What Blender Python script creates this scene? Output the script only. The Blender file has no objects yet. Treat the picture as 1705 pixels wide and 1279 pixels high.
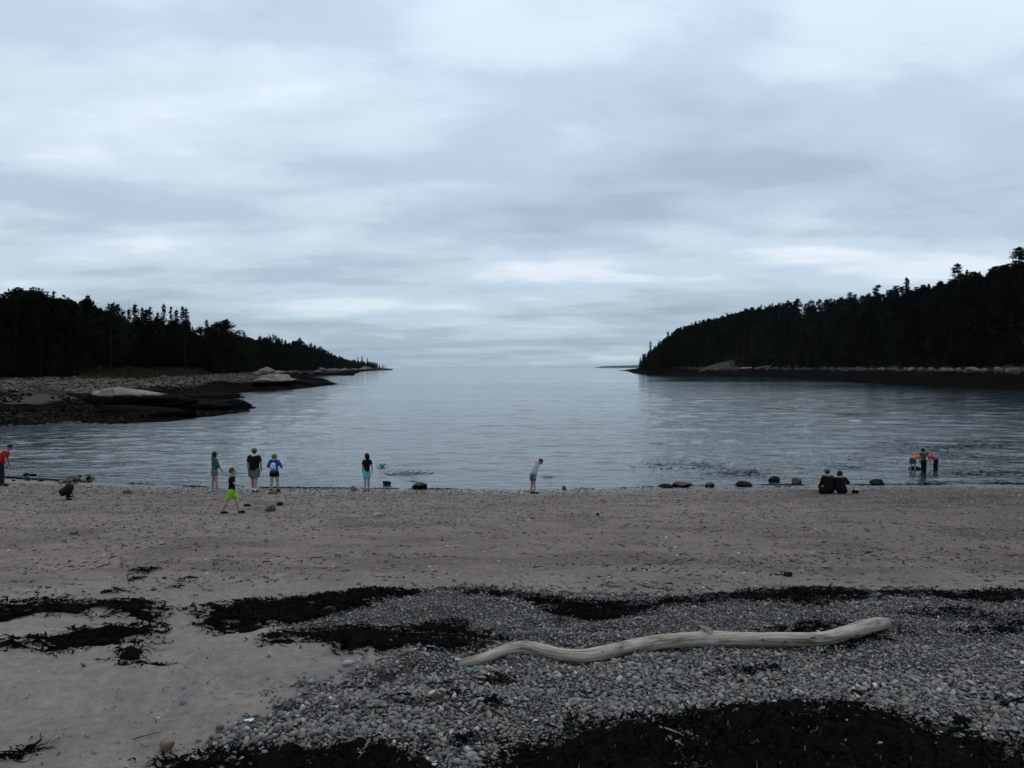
import bpy, bmesh, math, random
import numpy as np
from mathutils import Vector, Matrix

R = math.radians
random.seed(7)
rng = np.random.default_rng(7)
SC = bpy.context.scene
COL = SC.collection

# ------------------------------------------------------------------ camera
CAMZ = 5.25
FPX = 1250.0                       # focal length in photo pixels (1705 wide)
PITCH = math.atan(27.5 / FPX)
cam_d = bpy.data.cameras.new('camera')
cam_d.lens = 36.0 * FPX / 1705.0
cam_d.sensor_width = 36.0
cam_d.clip_start = 0.05
cam_d.clip_end = 30000
cam = bpy.data.objects.new('camera', cam_d)
cam.location = (0, 0, CAMZ)
cam.rotation_euler = (math.pi / 2 - PITCH, 0, 0)
COL.objects.link(cam)
SC.camera = cam

# ------------------------------------------------------------------ sky
SUN_EL, SUN_AZ = R(58), R(35)      # azimuth measured from +Y towards +X
world = bpy.data.worlds.new('World')
SC.world = world
world.use_nodes = True
nt = world.node_tree
nt.nodes.clear()
N = nt.nodes.new
L = nt.links.new


def math_node(tree, op, a, b=None, c=None, clamp=False):
    n = tree.nodes.new('ShaderNodeMath')
    n.operation = op
    n.use_clamp = clamp
    for i, v in enumerate((a, b, c)):
        if v is None:
            continue
        if isinstance(v, (int, float)):
            n.inputs[i].default_value = v
        else:
            tree.links.new(v, n.inputs[i])
    return n.outputs[0]


def ramp_node(tree, fac, stops, interp='LINEAR'):
    n = tree.nodes.new('ShaderNodeValToRGB')
    cr = n.color_ramp
    cr.interpolation = interp
    while len(cr.elements) < len(stops):
        cr.elements.new(0.5)
    for e, (p, c) in zip(cr.elements, stops):
        e.position = p
        e.color = (*c, 1) if len(c) == 3 else c
    if fac is not None:
        tree.links.new(fac, n.inputs[0])
    return n.outputs[0]


def noise_node(tree, vec, scale, detail=4, rough=0.5, dist=0.0, lac=2.0):
    n = tree.nodes.new('ShaderNodeTexNoise')
    n.inputs['Scale'].default_value = scale
    n.inputs['Detail'].default_value = detail
    n.inputs['Roughness'].default_value = rough
    n.inputs['Distortion'].default_value = dist
    n.inputs['Lacunarity'].default_value = lac
    if vec is not None:
        tree.links.new(vec, n.inputs['Vector'])
    return n.outputs['Fac']


def mix_col(tree, fac, a, b, mode='MIX'):
    n = tree.nodes.new('ShaderNodeMix')
    n.data_type = 'RGBA'
    n.blend_type = mode
    for sock, v in ((n.inputs['Factor'], fac), (n.inputs['A'], a), (n.inputs['B'], b)):
        pass
    ins = [s for s in n.inputs if s.enabled]
    for sock, v in zip(ins, (fac, a, b)):
        if isinstance(v, (int, float)):
            sock.default_value = v
        elif isinstance(v, tuple):
            sock.default_value = (*v, 1) if len(v) == 3 else v
        else:
            tree.links.new(v, sock)
    return [s for s in n.outputs if s.enabled][0]


def mapping(tree, vec, scale=(1, 1, 1), rot=(0, 0, 0), loc=(0, 0, 0)):
    n = tree.nodes.new('ShaderNodeMapping')
    n.inputs['Scale'].default_value = scale
    n.inputs['Rotation'].default_value = rot
    n.inputs['Location'].default_value = loc
    tree.links.new(vec, n.inputs['Vector'])
    return n.outputs[0]


SKY_A, SKY_B, SKY_C = 55.3, 12.9, 33.3
tc = N('ShaderNodeTexCoord')
sep = N('ShaderNodeSeparateXYZ')
L(tc.outputs['Generated'], sep.inputs[0])
zc = math_node(nt, 'MAXIMUM', sep.outputs[2], 0.0)
zp = math_node(nt, 'ADD', zc, 0.12)
uu = math_node(nt, 'DIVIDE', sep.outputs[0], zp)
vv = math_node(nt, 'DIVIDE', sep.outputs[1], zp)
comb = N('ShaderNodeCombineXYZ')
L(uu, comb.inputs[0]); L(vv, comb.inputs[1])
m1 = mapping(nt, comb.outputs[0], scale=(0.62, 1.0, 1), rot=(0, 0, R(38)), loc=(SKY_A, SKY_B, 0))
n1 = noise_node(nt, m1, 0.95, 6, 0.50, 0.25)
m2 = mapping(nt, comb.outputs[0], scale=(0.8, 1.15, 1), rot=(0, 0, R(-22)), loc=(7.4, -2.2, 3.0))
n2 = noise_node(nt, m2, 2.3, 6, 0.55, 0.3)
m3 = mapping(nt, comb.outputs[0], scale=(0.8, 1.0, 1), rot=(0, 0, R(-12)), loc=(SKY_C, 5.2, 9.0))
n3_ = noise_node(nt, m3, 0.5, 3, 0.5, 0.2)
cl = math_node(nt, 'ADD', math_node(nt, 'MULTIPLY', n1, 0.50), math_node(nt, 'MULTIPLY', n2, 0.22))
cl = math_node(nt, 'ADD', cl, math_node(nt, 'MULTIPLY', n3_, 0.28))
cloud = ramp_node(nt, cl, [(0.37, (0.425, 0.515, 0.615)), (0.46, (0.530, 0.635, 0.745)),
                           (0.53, (0.665, 0.775, 0.885)), (0.63, (0.92, 0.99, 1.06))], 'EASE')
# even brightening of an overcast sky with height
lift = ramp_node(nt, zc, [(0.0, (0.60, 0.685, 0.73)), (0.05, (0.75, 0.815, 0.85)), (0.16, (0.92, 0.94, 0.96)), (0.45, (1.18, 1.19, 1.20)), (1.0, (1.26, 1.26, 1.26))])
cloud = mix_col(nt, 1.0, cloud, lift, 'MULTIPLY')
skyt = N('ShaderNodeTexSky')
skyt.sky_type = 'NISHITA'
skyt.sun_disc = False
skyt.sun_elevation = SUN_EL
skyt.sun_rotation = SUN_AZ
bg1 = N('ShaderNodeBackground'); bg1.inputs[1].default_value = 0.10
bg2 = N('ShaderNodeBackground'); bg2.inputs[1].default_value = 1.0
L(skyt.outputs[0], bg1.inputs[0]); L(cloud, bg2.inputs[0])
mixs = N('ShaderNodeMixShader')
mixs.inputs[0].default_value = 0.92          # cloud cover
L(bg1.outputs[0], mixs.inputs[1]); L(bg2.outputs[0], mixs.inputs[2])
wo = N('ShaderNodeOutputWorld')
L(mixs.outputs[0], wo.inputs[0])
world.cycles.sampling_method = 'MANUAL'
world.cycles.sample_map_resolution = 512

# ------------------------------------------------------------------ sun behind cloud
sd = bpy.data.lights.new('sun', 'SUN')
sd.energy = 0.5
sd.angle = R(25)
sd.color = (1.0, 0.96, 0.9)
so = bpy.data.objects.new('sun', sd)
sdir = Vector((math.sin(SUN_AZ) * math.cos(SUN_EL), math.cos(SUN_AZ) * math.cos(SUN_EL), math.sin(SUN_EL)))
so.rotation_euler = sdir.to_track_quat('Z', 'Y').to_euler()
so.location = (20, -10, 40)
COL.objects.link(so)

SC.view_settings.view_transform = 'Standard'
SC.view_settings.look = 'None'
SC.view_settings.exposure = 0.0
SC.view_settings.gamma = 1.0
SC.cycles.max_bounces = 5
SC.cycles.use_denoising = True


# ------------------------------------------------------------------ small tools
def tag(o, label=None, cat=None, group=None, kind=None):
    if label: o['label'] = label
    if cat: o['category'] = cat
    if group: o['group'] = group
    if kind: o['kind'] = kind
    return o


def empty(name, loc=(0, 0, 0), rz=0.0):
    o = bpy.data.objects.new(name, None)
    o.location = loc
    o.rotation_euler = (0, 0, rz)
    o.empty_display_size = 0.2
    COL.objects.link(o)
    return o


def link(name, me, mat=None, parent=None, loc=None):
    o = bpy.data.objects.new(name, me)
    if mat is not None:
        me.materials.clear()
        for m in (mat if isinstance(mat, (list, tuple)) else [mat]):
            me.materials.append(m)
    if parent is not None:
        o.parent = parent
    if loc is not None:
        o.location = loc
    COL.objects.link(o)
    return o


def np_mesh(name, V, F, smooth=True, col=None):
    """V (n,3), F (m,3) or (m,4) arrays, col (n,3) optional vertex colour."""
    V = np.asarray(V, dtype=np.float32)
    F = np.asarray(F, dtype=np.int32)
    me = bpy.data.meshes.new(name)
    k = F.shape[1]
    me.vertices.add(len(V)); me.vertices.foreach_set('co', V.ravel())
    me.loops.add(F.size); me.loops.foreach_set('vertex_index', F.ravel())
    me.polygons.add(len(F))
    me.polygons.foreach_set('loop_start', np.arange(0, F.size, k, dtype=np.int32))
    me.polygons.foreach_set('loop_total', np.full(len(F), k, dtype=np.int32))
    me.polygons.foreach_set('use_smooth', np.full(len(F), smooth, dtype=bool))
    if col is not None:
        a = me.color_attributes.new('Col', 'FLOAT_COLOR', 'POINT')
        c4 = np.ones((len(V), 4), dtype=np.float32)
        c4[:, :3] = col
        a.data.foreach_set('color', c4.ravel())
    me.update(calc_edges=True)
    me.validate()
    return me


class MB:
    """collects tubes and lofts into one mesh of quads / triangles"""
    def __init__(s): s.v = []; s.f = []

    def add(s, V, F):
        b = len(s.v)
        s.v.extend([tuple(v) for v in V]); s.f.extend([tuple(i + b for i in f) for f in F])

    def tube(s, P, rad, seg=10, lat=None, flat=1.0, cap=True):
        """loft rings along P; rad = radius or (lateral, depth) per point; lat = lateral axis"""
        P = [Vector(p) for p in P]
        n = len(P)
        V, F = [], []
        prev = None
        for i, p in enumerate(P):
            t = (P[min(i + 1, n - 1)] - P[max(i - 1, 0)]).normalized()
            if lat is not None:
                a = Vector(lat)
            elif prev is not None:
                a = prev
            else:
                a = Vector((0, 0, 1)) if abs(t.z) < 0.8 else Vector((1, 0, 0))
            a = (a - t * a.dot(t)).normalized()
            prev = a
            b = t.cross(a)
            r = rad[i]
            rx, ry = r if isinstance(r, (tuple, list)) else (r, r * flat)
            for k in range(seg):
                q = 2 * math.pi * k / seg
                V.append(p + a * (rx * math.cos(q)) + b * (ry * math.sin(q)))
        for i in range(n - 1):
            for k in range(seg):
                k2 = (k + 1) % seg
                F.append((i * seg + k, i * seg + k2, (i + 1) * seg + k2, (i + 1) * seg + k))
        if cap:
            V.append(P[0]); c0 = len(V) - 1
            V.append(P[-1]); c1 = len(V) - 1
            for k in range(seg):
                k2 = (k + 1) % seg
                F.append((c0, k2, k)); F.append((c1, (n - 1) * seg + k, (n - 1) * seg + k2))
        s.add(V, F)

    def ball(s, c, r, seg=12, rings=8, axes=None):
        rx, ry, rz = r if isinstance(r, (tuple, list)) else (r, r, r)
        A = axes or (Vector((1, 0, 0)), Vector((0, 1, 0)), Vector((0, 0, 1)))
        V, F = [], []
        c = Vector(c)
        for i in range(1, rings):
            th = math.pi * i / rings
            for k in range(seg):
                q = 2 * math.pi * k / seg
                V.append(c + A[0] * (rx * math.sin(th) * math.cos(q)) + A[1] * (ry * math.sin(th) * math.sin(q)) + A[2] * (rz * math.cos(th)))
        V.append(c + A[2] * rz); V.append(c - A[2] * rz)
        t, b = len(V) - 2, len(V) - 1
        for i in range(rings - 2):
            for k in range(seg):
                k2 = (k + 1) % seg
                F.append((i * seg + k, (i + 1) * seg + k, (i + 1) * seg + k2, i * seg + k2))
        for k in range(seg):
            k2 = (k + 1) % seg
            F.append((t, k, k2)); F.append((b, (rings - 2) * seg + k2, (rings - 2) * seg + k))
        s.add(V, F)

    def mesh(s, name, smooth=True):
        me = bpy.data.meshes.new(name)
        me.from_pydata(s.v, [], s.f)
        me.polygons.foreach_set('use_smooth', np.full(len(me.polygons), smooth, dtype=bool))
        me.update()
        return me

    def build(s, name, mat, parent=None, voxel=None, smooth_it=0):
        o = link(name, s.mesh(name), mat, parent)
        if voxel:
            m = o.modifiers.new('remesh', 'REMESH')
            m.mode = 'VOXEL'; m.voxel_size = voxel; m.use_smooth_shade = True
            if smooth_it:
                q = o.modifiers.new('smooth', 'SMOOTH'); q.factor = 0.5; q.iterations = smooth_it
        return o


# value noise in numpy
def _h(ix, iy, s):
    n = (ix.astype(np.int64) * 374761393 + iy.astype(np.int64) * 668265263 + s * 974711) & 0x7fffffff
    n = ((n ^ (n >> 13)) * 1274126177) & 0x7fffffff
    return ((n ^ (n >> 16)) & 0xffff) / 65535.0


def vnoise(x, y, s=0):
    x = np.asarray(x, float); y = np.asarray(y, float)
    ix = np.floor(x); iy = np.floor(y)
    fx = x - ix; fy = y - iy
    fx = fx * fx * (3 - 2 * fx); fy = fy * fy * (3 - 2 * fy)
    a = _h(ix, iy, s); b = _h(ix + 1, iy, s); c = _h(ix, iy + 1, s); d = _h(ix + 1, iy + 1, s)
    return (a + (b - a) * fx) * (1 - fy) + (c + (d - c) * fx) * fy


def fbm(x, y, o=4, s=0, g=0.5):
    t = 0; a = 1; n = 0
    for i in range(o):
        t = t + a * vnoise(x * 2 ** i + i * 17.3, y * 2 ** i - i * 9.1, s + i); n += a; a *= g
    return t / n


def sstep(a, b, x):
    t = np.clip((x - a) / (b - a), 0, 1)
    return t * t * (3 - 2 * t)


def sdf(poly, x, y):
    """signed distance to closed polygon, positive inside"""
    P = np.asarray(poly, float)
    x = np.asarray(x, float); y = np.asarray(y, float)
    d = np.full(x.shape, 1e18); ins = np.zeros(x.shape, bool)
    for i in range(len(P)):
        x0, y0 = P[i]; x1, y1 = P[(i + 1) % len(P)]
        ex, ey = x1 - x0, y1 - y0
        t = np.clip(((x - x0) * ex + (y - y0) * ey) / (ex * ex + ey * ey + 1e-12), 0, 1)
        d = np.minimum(d, (x - x0 - t * ex) ** 2 + (y - y0 - t * ey) ** 2)
        if y0 != y1:
            c = ((y0 > y) != (y1 > y)) & (x < ex * (y - y0) / ey + x0)
            ins ^= c
    d = np.sqrt(d)
    return np.where(ins, d, -d)


# ------------------------------------------------------------------ shape of the land
LAND = [(-240, 1520), (-244, 1312), (-177, 875), (-107, 505), (-118, 470), (-120, 400), (-104, 372), (-91, 364), (-62, 262), (-54, 237),
        (-51.5, 185), (-54, 168), (-56, 154), (-56, 146), (-46, 130), (-47, 118), (-38, 108), (-33, 98), (-31.5, 86), (-33, 73),
        (-37, 69), (-42, 71), (-44, 67), (-43, 61), (-46, 54), (-45, 46), (-38, 40), (-30, 37.2), (-24.5, 35.9), (-20, 34.5),
        (-16.4, 33.6), (-13, 32.7), (-6, 32.3), (0, 32.2), (4, 32.4), (7, 32.9), (12, 33.4), (18, 33.5), (23, 33.6), (40, 36),
        (60, 46), (85, 72), (104, 112), (114, 150), (116, 172), (115, 205), (121, 273), (137, 398), (128, 436), (113, 450), (92, 500),
        (106, 650), (168, 1094), (230, 1100), (420, 900), (700, 600), (900, -60), (-900, -60), (-900, 500), (-500, 1200), (-290, 1530)]
LBANK = [(-110, 95), (-97, 115), (-87, 128), (-71, 129), (-69, 140), (-77, 176), (-81, 214), (-101, 281), (-128, 400), (-128, 505), (-192, 875),
         (-250, 1312), (-246, 1490), (-300, 1500), (-600, 1200), (-900, 500), (-900, 60), (-200, 60)]


def height0(x, y):
    x = np.asarray(x, float); y = np.asarray(y, float)
    d = sdf(LAND, x, y)
    zb = np.where(d > 0, np.minimum(0.1 * d, 4.0), np.maximum(0.12 * d, -2.0))
    d2 = sdf(LBANK, x, y)
    s = np.clip(d / (d + np.maximum(-d2, 0) + 1e-6), 0, 1)
    zl = np.where(d2 > 0, 3.0 + 6 * (1 - np.exp(-np.maximum(d2, 0) / 40)), 3.0 * s ** 1.3)
    zl = np.where(d < 0, np.maximum(0.15 * d, -2), zl)
    tap = np.clip((1050 - y) / 420, 0.12, 1)
    zr = np.where(d < 15, 4.4 * (np.maximum(d, 0) / 15) ** 0.9, 4.4 + 41 * tap * (1 - np.exp(-np.maximum(d - 15, 0) / 50)) * (1 - 0.55 * np.exp(-(((x - 128) / 12) ** 2 + ((y - 466) / 18) ** 2))))
    zr = zr + 1.6 * np.exp(-(((x - 126) / 8) ** 2 + ((y - 460) / 10) ** 2))
    zr = np.where(d < 0, np.maximum(0.2 * d, -2), zr)
    w = sstep(42, 66, y)
    return zb * (1 - w) + np.where(x < 0, zl, zr) * w


SAND_DUNE = None


def detail(x, y, h):
    w = sstep(42, 60, y)
    big = (fbm(x * 0.35, y * 0.35, 3, 5) - 0.5) * 0.10
    wl = np.clip((3.2 - 0.45 * x - y * 0.30), 0, 1)             # soft trodden sand, lower left
    foot = (fbm(x * 3.1, y * 2.6, 2, 11) - 0.5) * 0.20 + (vnoise(x * 1.5, y * 1.3, 21) - 0.5) * 0.12
    pit = -0.09 * sstep(0.70, 0.95, vnoise(x * 3.6 + 4.1, y * 3.2, 31))
    nearz = (foot + pit) * (0.25 + 0.75 * sstep(9.5, 5.5, y) * sstep(0.6, -1.6, x - (y - 5.2) * 0.6))
    rough = (fbm(x * 0.12, y * 0.12, 5, 3, 0.6) - 0.5) * 1.3 * sstep(0.05, 0.8, h) + (fbm(x * 0.5, y * 0.5, 3, 8) - 0.5) * 0.5 * sstep(0.02, 0.4, h) + (0.25 - np.abs(fbm(x * 0.9, y * 0.9, 3, 18) - 0.5)) * 0.9 * sstep(0.02, 0.3, h) * sstep(4.5, 2.5, h)
    shore = sstep(0.0, 0.5, h)
    return (big + nearz) * (1 - w) * (0.25 + 0.75 * shore) + rough * w


def H(x, y):
    h = height0(x, y)
    return h + detail(np.asarray(x, float), np.asarray(y, float), h)


FW = np.array([0, math.cos(PITCH), -math.sin(PITCH)])
UP = np.array([0, math.sin(PITCH), math.cos(PITCH)])


def ground_at(px, py, z=None):
    """where the ground (or the level z) lies that the photograph shows at this spot"""
    px = np.atleast_1d(np.asarray(px, float)); py = np.atleast_1d(np.asarray(py, float))
    D = FW[None, :] + ((px - 852.5) / FPX)[:, None] * np.array([1.0, 0, 0]) + ((639.5 - py) / FPX)[:, None] * UP
    if z is not None:
        t = (z - CAMZ) / D[:, 2]
        return np.stack([D[:, 0] * t, D[:, 1] * t], 1)
    lo = np.full(len(px), 2.0); hi = (0.0 - CAMZ) / np.minimum(D[:, 2], -1e-4) + 0.5
    for _ in range(26):
        m = (lo + hi) / 2
        above = CAMZ + D[:, 2] * m > height0(D[:, 0] * m, D[:, 1] * m)
        lo = np.where(above, m, lo); hi = np.where(above, hi, m)
    return np.stack([D[:, 0] * lo, D[:, 1] * lo], 1)


def G(px, py):
    p = ground_at(px, py)[0]
    return float(p[0]), float(p[1]), float(H(p[:1], p[1:])[0])


def poly_at(pts):
    a = np.array(pts, float)
    return ground_at(a[:, 0], a[:, 1])


# ------------------------------------------------------------------ materials
def new_mat(name):
    m = bpy.data.materials.new(name)
    m.use_nodes = True
    t = m.node_tree
    b = t.nodes['Principled BSDF']
    return m, t, b


def simple(name, col, rough=0.8, var=0.25, scale=30.0, spec=0.3, bump=0.0, metal=0.0):
    m, t, b = new_mat(name)
    tcn = t.nodes.new('ShaderNodeTexCoord')
    f = noise_node(t, tcn.outputs['Object'], scale, 4, 0.6)
    lo = tuple(c * (1 - var) for c in col); hi = tuple(min(1, c * (1 + var)) for c in col)
    c = ramp_node(t, f, [(0.3, lo), (0.7, hi)])
    t.links.new(c, b.inputs['Base Color'])
    b.inputs['Roughness'].default_value = rough
    b.inputs['Specular IOR Level'].default_value = spec
    b.inputs['Metallic'].default_value = metal
    if bump:
        bn = t.nodes.new('ShaderNodeBump')
        bn.inputs['Strength'].default_value = 0.6
        bn.inputs['Distance'].default_value = bump
        t.links.new(f, bn.inputs['Height']); t.links.new(bn.outputs[0], b.inputs['Normal'])
    return m


def attr_mat(name, rough=0.8, spec=0.3, var=0.3, scale=60.0, bump=0.0, obj_colour=False):
    """colour from the point attribute Col (or the object's own colour) with a fine grain"""
    m, t, b = new_mat(name)
    tcn = t.nodes.new('ShaderNodeTexCoord')
    if obj_colour:
        a = t.nodes.new('ShaderNodeObjectInfo').outputs['Color']
    else:
        an = t.nodes.new('ShaderNodeAttribute'); an.attribute_name = 'Col'
        a = an.outputs['Color']
    f = noise_node(t, tcn.outputs['Object'], scale, 4, 0.65)
    g = ramp_node(t, f, [(0.3, (1 - var,) * 3), (0.7, (1 + var,) * 3)])
    c = mix_col(t, 1.0, a, g, 'MULTIPLY')
    t.links.new(c, b.inputs['Base Color'])
    b.inputs['Roughness'].default_value = rough
    b.inputs['Specular IOR Level'].default_value = spec
    if bump:
        bn = t.nodes.new('ShaderNodeBump')
        bn.inputs['Strength'].default_value = 0.7
        bn.inputs['Distance'].default_value = bump
        t.links.new(f, bn.inputs['Height']); t.links.new(bn.outputs[0], b.inputs['Normal'])
    return m


# ground: point colours with fine grain, small dark and pale specks of grit, relief
def ground_material():
    m, t, b = new_mat('sand_and_shore')
    tcn = t.nodes.new('ShaderNodeTexCoord')
    P = tcn.outputs['Object']
    an = t.nodes.new('ShaderNodeAttribute'); an.attribute_name = 'Col'
    g1 = noise_node(t, P, 90, 5, 0.7)
    g2 = noise_node(t, P, 9, 4, 0.6)
    g3 = noise_node(t, P, 0.9, 4, 0.6)
    c = mix_col(t, 1.0, an.outputs['Color'], ramp_node(t, g1, [(0.28, (0.62, 0.62, 0.63)), (0.5, (1, 1, 1)), (0.75, (1.35, 1.33, 1.3))]), 'MULTIPLY')
    c = mix_col(t, 1.0, c, ramp_node(t, g2, [(0.3, (0.80, 0.80, 0.80)), (0.7, (1.15, 1.14, 1.12))]), 'MULTIPLY')
    c = mix_col(t, 1.0, c, ramp_node(t, g3, [(0.3, (0.82, 0.82, 0.83)), (0.7, (1.14, 1.13, 1.12))]), 'MULTIPLY')
    # grit
    vo = t.nodes.new('ShaderNodeTexVoronoi'); vo.inputs['Scale'].default_value = 26
    t.links.new(P, vo.inputs['Vector'])
    sepc = t.nodes.new('ShaderNodeSeparateColor'); t.links.new(vo.outputs['Color'], sepc.inputs[0])
    near = math_node(t, 'LESS_THAN', vo.outputs['Distance'], 0.30)
    gr = t.nodes.new('ShaderNodeAttribute'); gr.attribute_name = 'grit'
    pick = math_node(t, 'LESS_THAN', sepc.outputs[0], gr.outputs['Fac'])
    gm = math_node(t, 'MULTIPLY', near, pick)
    gc = ramp_node(t, sepc.outputs[1], [(0.0, (0.03, 0.028, 0.026)), (0.55, (0.10, 0.095, 0.09)), (0.8, (0.26, 0.25, 0.24)), (0.95, (0.50, 0.49, 0.47))])
    c = mix_col(t, gm, c, gc)
    t.links.new(c, b.inputs['Base Color'])
    wet = t.nodes.new('ShaderNodeAttribute'); wet.attribute_name = 'wet'
    ro = math_node(t, 'SUBTRACT', 0.92, math_node(t, 'MULTIPLY', wet.outputs['Fac'], 0.62))
    t.links.new(ro, b.inputs['Roughness'])
    t.links.new(math_node(t, 'MULTIPLY', wet.outputs['Fac'], 0.45), b.inputs['Specular IOR Level'])
    hgt = math_node(t, 'ADD', math_node(t, 'MULTIPLY', g1, 0.5), math_node(t, 'ADD', math_node(t, 'MULTIPLY', g2, 1.6), math_node(t, 'MULTIPLY', gm, 0.5)))
    bn = t.nodes.new('ShaderNodeBump')
    bn.inputs['Strength'].default_value = 0.8
    bn.inputs['Distance'].default_value = 0.022
    t.links.new(hgt, bn.inputs['Height']); t.links.new(bn.outputs[0], b.inputs['Normal'])
    return m


def graded(segs):
    """segs: list of (start, end, step0, step1)"""
    out = []
    for a, b, s0, s1 in segs:
        x = a
        while x < b - 1e-6:
            out.append(x)
            f = (x - a) / (b - a)
            x += s0 + (s1 - s0) * f
    out.append(segs[-1][1])
    return np.array(out)


xs_r = graded([(0, 7.5, 0.085, 0.085), (7.5, 45, 0.09, 1.1), (45, 160, 1.0, 2.4), (160, 420, 2.4, 25), (420, 900, 40, 120)])
xs = np.concatenate([-xs_r[::-1], xs_r[1:]])
ys = graded([(-60, 2, 12, 0.4), (2, 4.2, 0.3, 0.07), (4.2, 10.5, 0.085, 0.085), (10.5, 40, 0.09, 0.38), (40, 240, 0.42, 1.8), (240, 560, 1.7, 5), (560, 1540, 6, 24)])
GX, GY = np.meshgrid(xs, ys)
gx, gy = GX.ravel(), GY.ravel()
h0 = height0(gx, gy)
gz = h0 + detail(gx, gy, h0)
nx, ny = len(xs), len(ys)

# shingle zones (world polygons), used for ground tint and for the pebbles
SHINGLE = poly_at([(300, 1330), (345, 1262), (395, 1222), (450, 1196), (490, 1160), (540, 1130), (600, 1108), (700, 1096), (760, 1090), (700, 1080),
                   (560, 1060), (480, 1040), (540, 1010), (640, 985), (760, 975), (900, 983), (1100, 990), (1300, 978), (1500, 980), (1800, 978), (2000, 1330)])
SANDPATCH = poly_at([(425, 1086), (560, 1078), (660, 1090), (600, 1104), (520, 1120), (430, 1120)])

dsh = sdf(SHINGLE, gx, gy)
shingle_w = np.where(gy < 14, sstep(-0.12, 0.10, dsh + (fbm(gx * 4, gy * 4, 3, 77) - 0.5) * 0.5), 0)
far = sstep(44, 60, gy)
dl = sdf(LAND, gx, gy)
d2l = sdf(LBANK, gx, gy)
n_a = fbm(gx * 0.8, gy * 0.8, 4, 40); n_b = fbm(gx * 0.15, gy * 0.15, 4, 41); n_c = fbm(gx * 6, gy * 6, 3, 42)
sand = np.array([0.196, 0.176, 0.160])
colr = sand[None, :] * (0.86 + 0.28 * n_b)[:, None]
# lower left sand drier and greyer, middle of the beach a little browner
brown = sstep(9.5, 12, gy)[:, None]
colr = colr * (1 - brown * np.array([0.04, 0.10, 0.14]))
wetn = sstep(0.55, 0.05, h0 + (n_a - 0.5) * 0.4) * (1 - far)
colr = colr * (1 - 0.52 * wetn)[:, None]
dk = sstep(2, 16, gx) * sstep(9, 14, gy) * (1 - far)       # right half of the beach toned darker
colr = colr * (1 - 0.30 * dk)[:, None] * (1 - 0.22 * sstep(0.52, 0.66, fbm(gx * 0.5, gy * 1.1, 5, 141)) * sstep(9.5, 11, gy))[:, None]
colr = colr * (1 - shingle_w)[:, None] + np.array([0.040, 0.039, 0.037])[None, :] * shingle_w[:, None]  # dark tint under the shingle: shade between pebbles put into the colour
# headlands
weedline = np.where(gx < 0, 1.55, 4.3)
rockc = np.array([0.0055, 0.0052, 0.0046])[None, :] * (0.6 + 0.8 * n_b)[:, None]
cob = np.array([0.175, 0.148, 0.130])[None, :] * (0.62 + 0.76 * n_a)[:, None] * np.where(gx < 0, np.where(gy > 225, 0.22, 0.6), 0.4)[:, None]
zz = h0 + (n_b - 0.5) * 1.1 + (n_a - 0.5) * 0.5
wcob = sstep(-0.25, 0.35, zz - weedline)
hc = rockc * (1 - wcob)[:, None] + cob * wcob[:, None]
flat = sstep(-46, -56, gx) * sstep(118, 105, gy) * sstep(0.05, 0.2, h0) * sstep(0.56, 0.44, n_b + 0.25 * (n_a - 0.5)) + sstep(-36, -40, gx) * sstep(78, 70, gy) * 0.9
flat = np.clip(flat, 0, 1) * (gx < 0)
hc = hc * (1 - flat)[:, None] + np.array([0.062, 0.057, 0.053])[None, :] * flat[:, None]
forest = np.where(gx < 0, sstep(0, 3, d2l), sstep(15.2, 17.0, dl))
hump = np.exp(-(((gx - 126) / 10) ** 2 + ((gy - 460) / 11) ** 2))
forest = forest * (1 - sstep(0.3, 0.6, hump))
hc = hc * (1 - forest)[:, None] + np.array([0.010, 0.012, 0.007])[None, :] * forest[:, None]
colr = colr * (1 - far)[:, None] + hc * far[:, None]
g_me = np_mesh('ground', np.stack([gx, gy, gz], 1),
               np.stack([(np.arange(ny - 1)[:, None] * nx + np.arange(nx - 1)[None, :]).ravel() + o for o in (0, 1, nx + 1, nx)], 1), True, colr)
grit = np.clip(0.05 + 0.20 * sstep(9.5, 12, gy) * (0.5 + n_a) + 0.22 * sstep(24, 31, gy), 0, 0.5) * (1 - far) * (1 - shingle_w) + 0.9 * shingle_w
grit = np.where((gy < 9.6) & (dsh < -0.2), 0.03, grit)
for nm, arr in (('grit', grit), ('wet', wetn)):
    a = g_me.attributes.new(nm, 'FLOAT', 'POINT')
    a.data.foreach_set('value', arr.astype(np.float32))
tag(link('beach', g_me, ground_material()), 'sandy beach rising from the cove with headlands on both sides', kind='structure')


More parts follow.
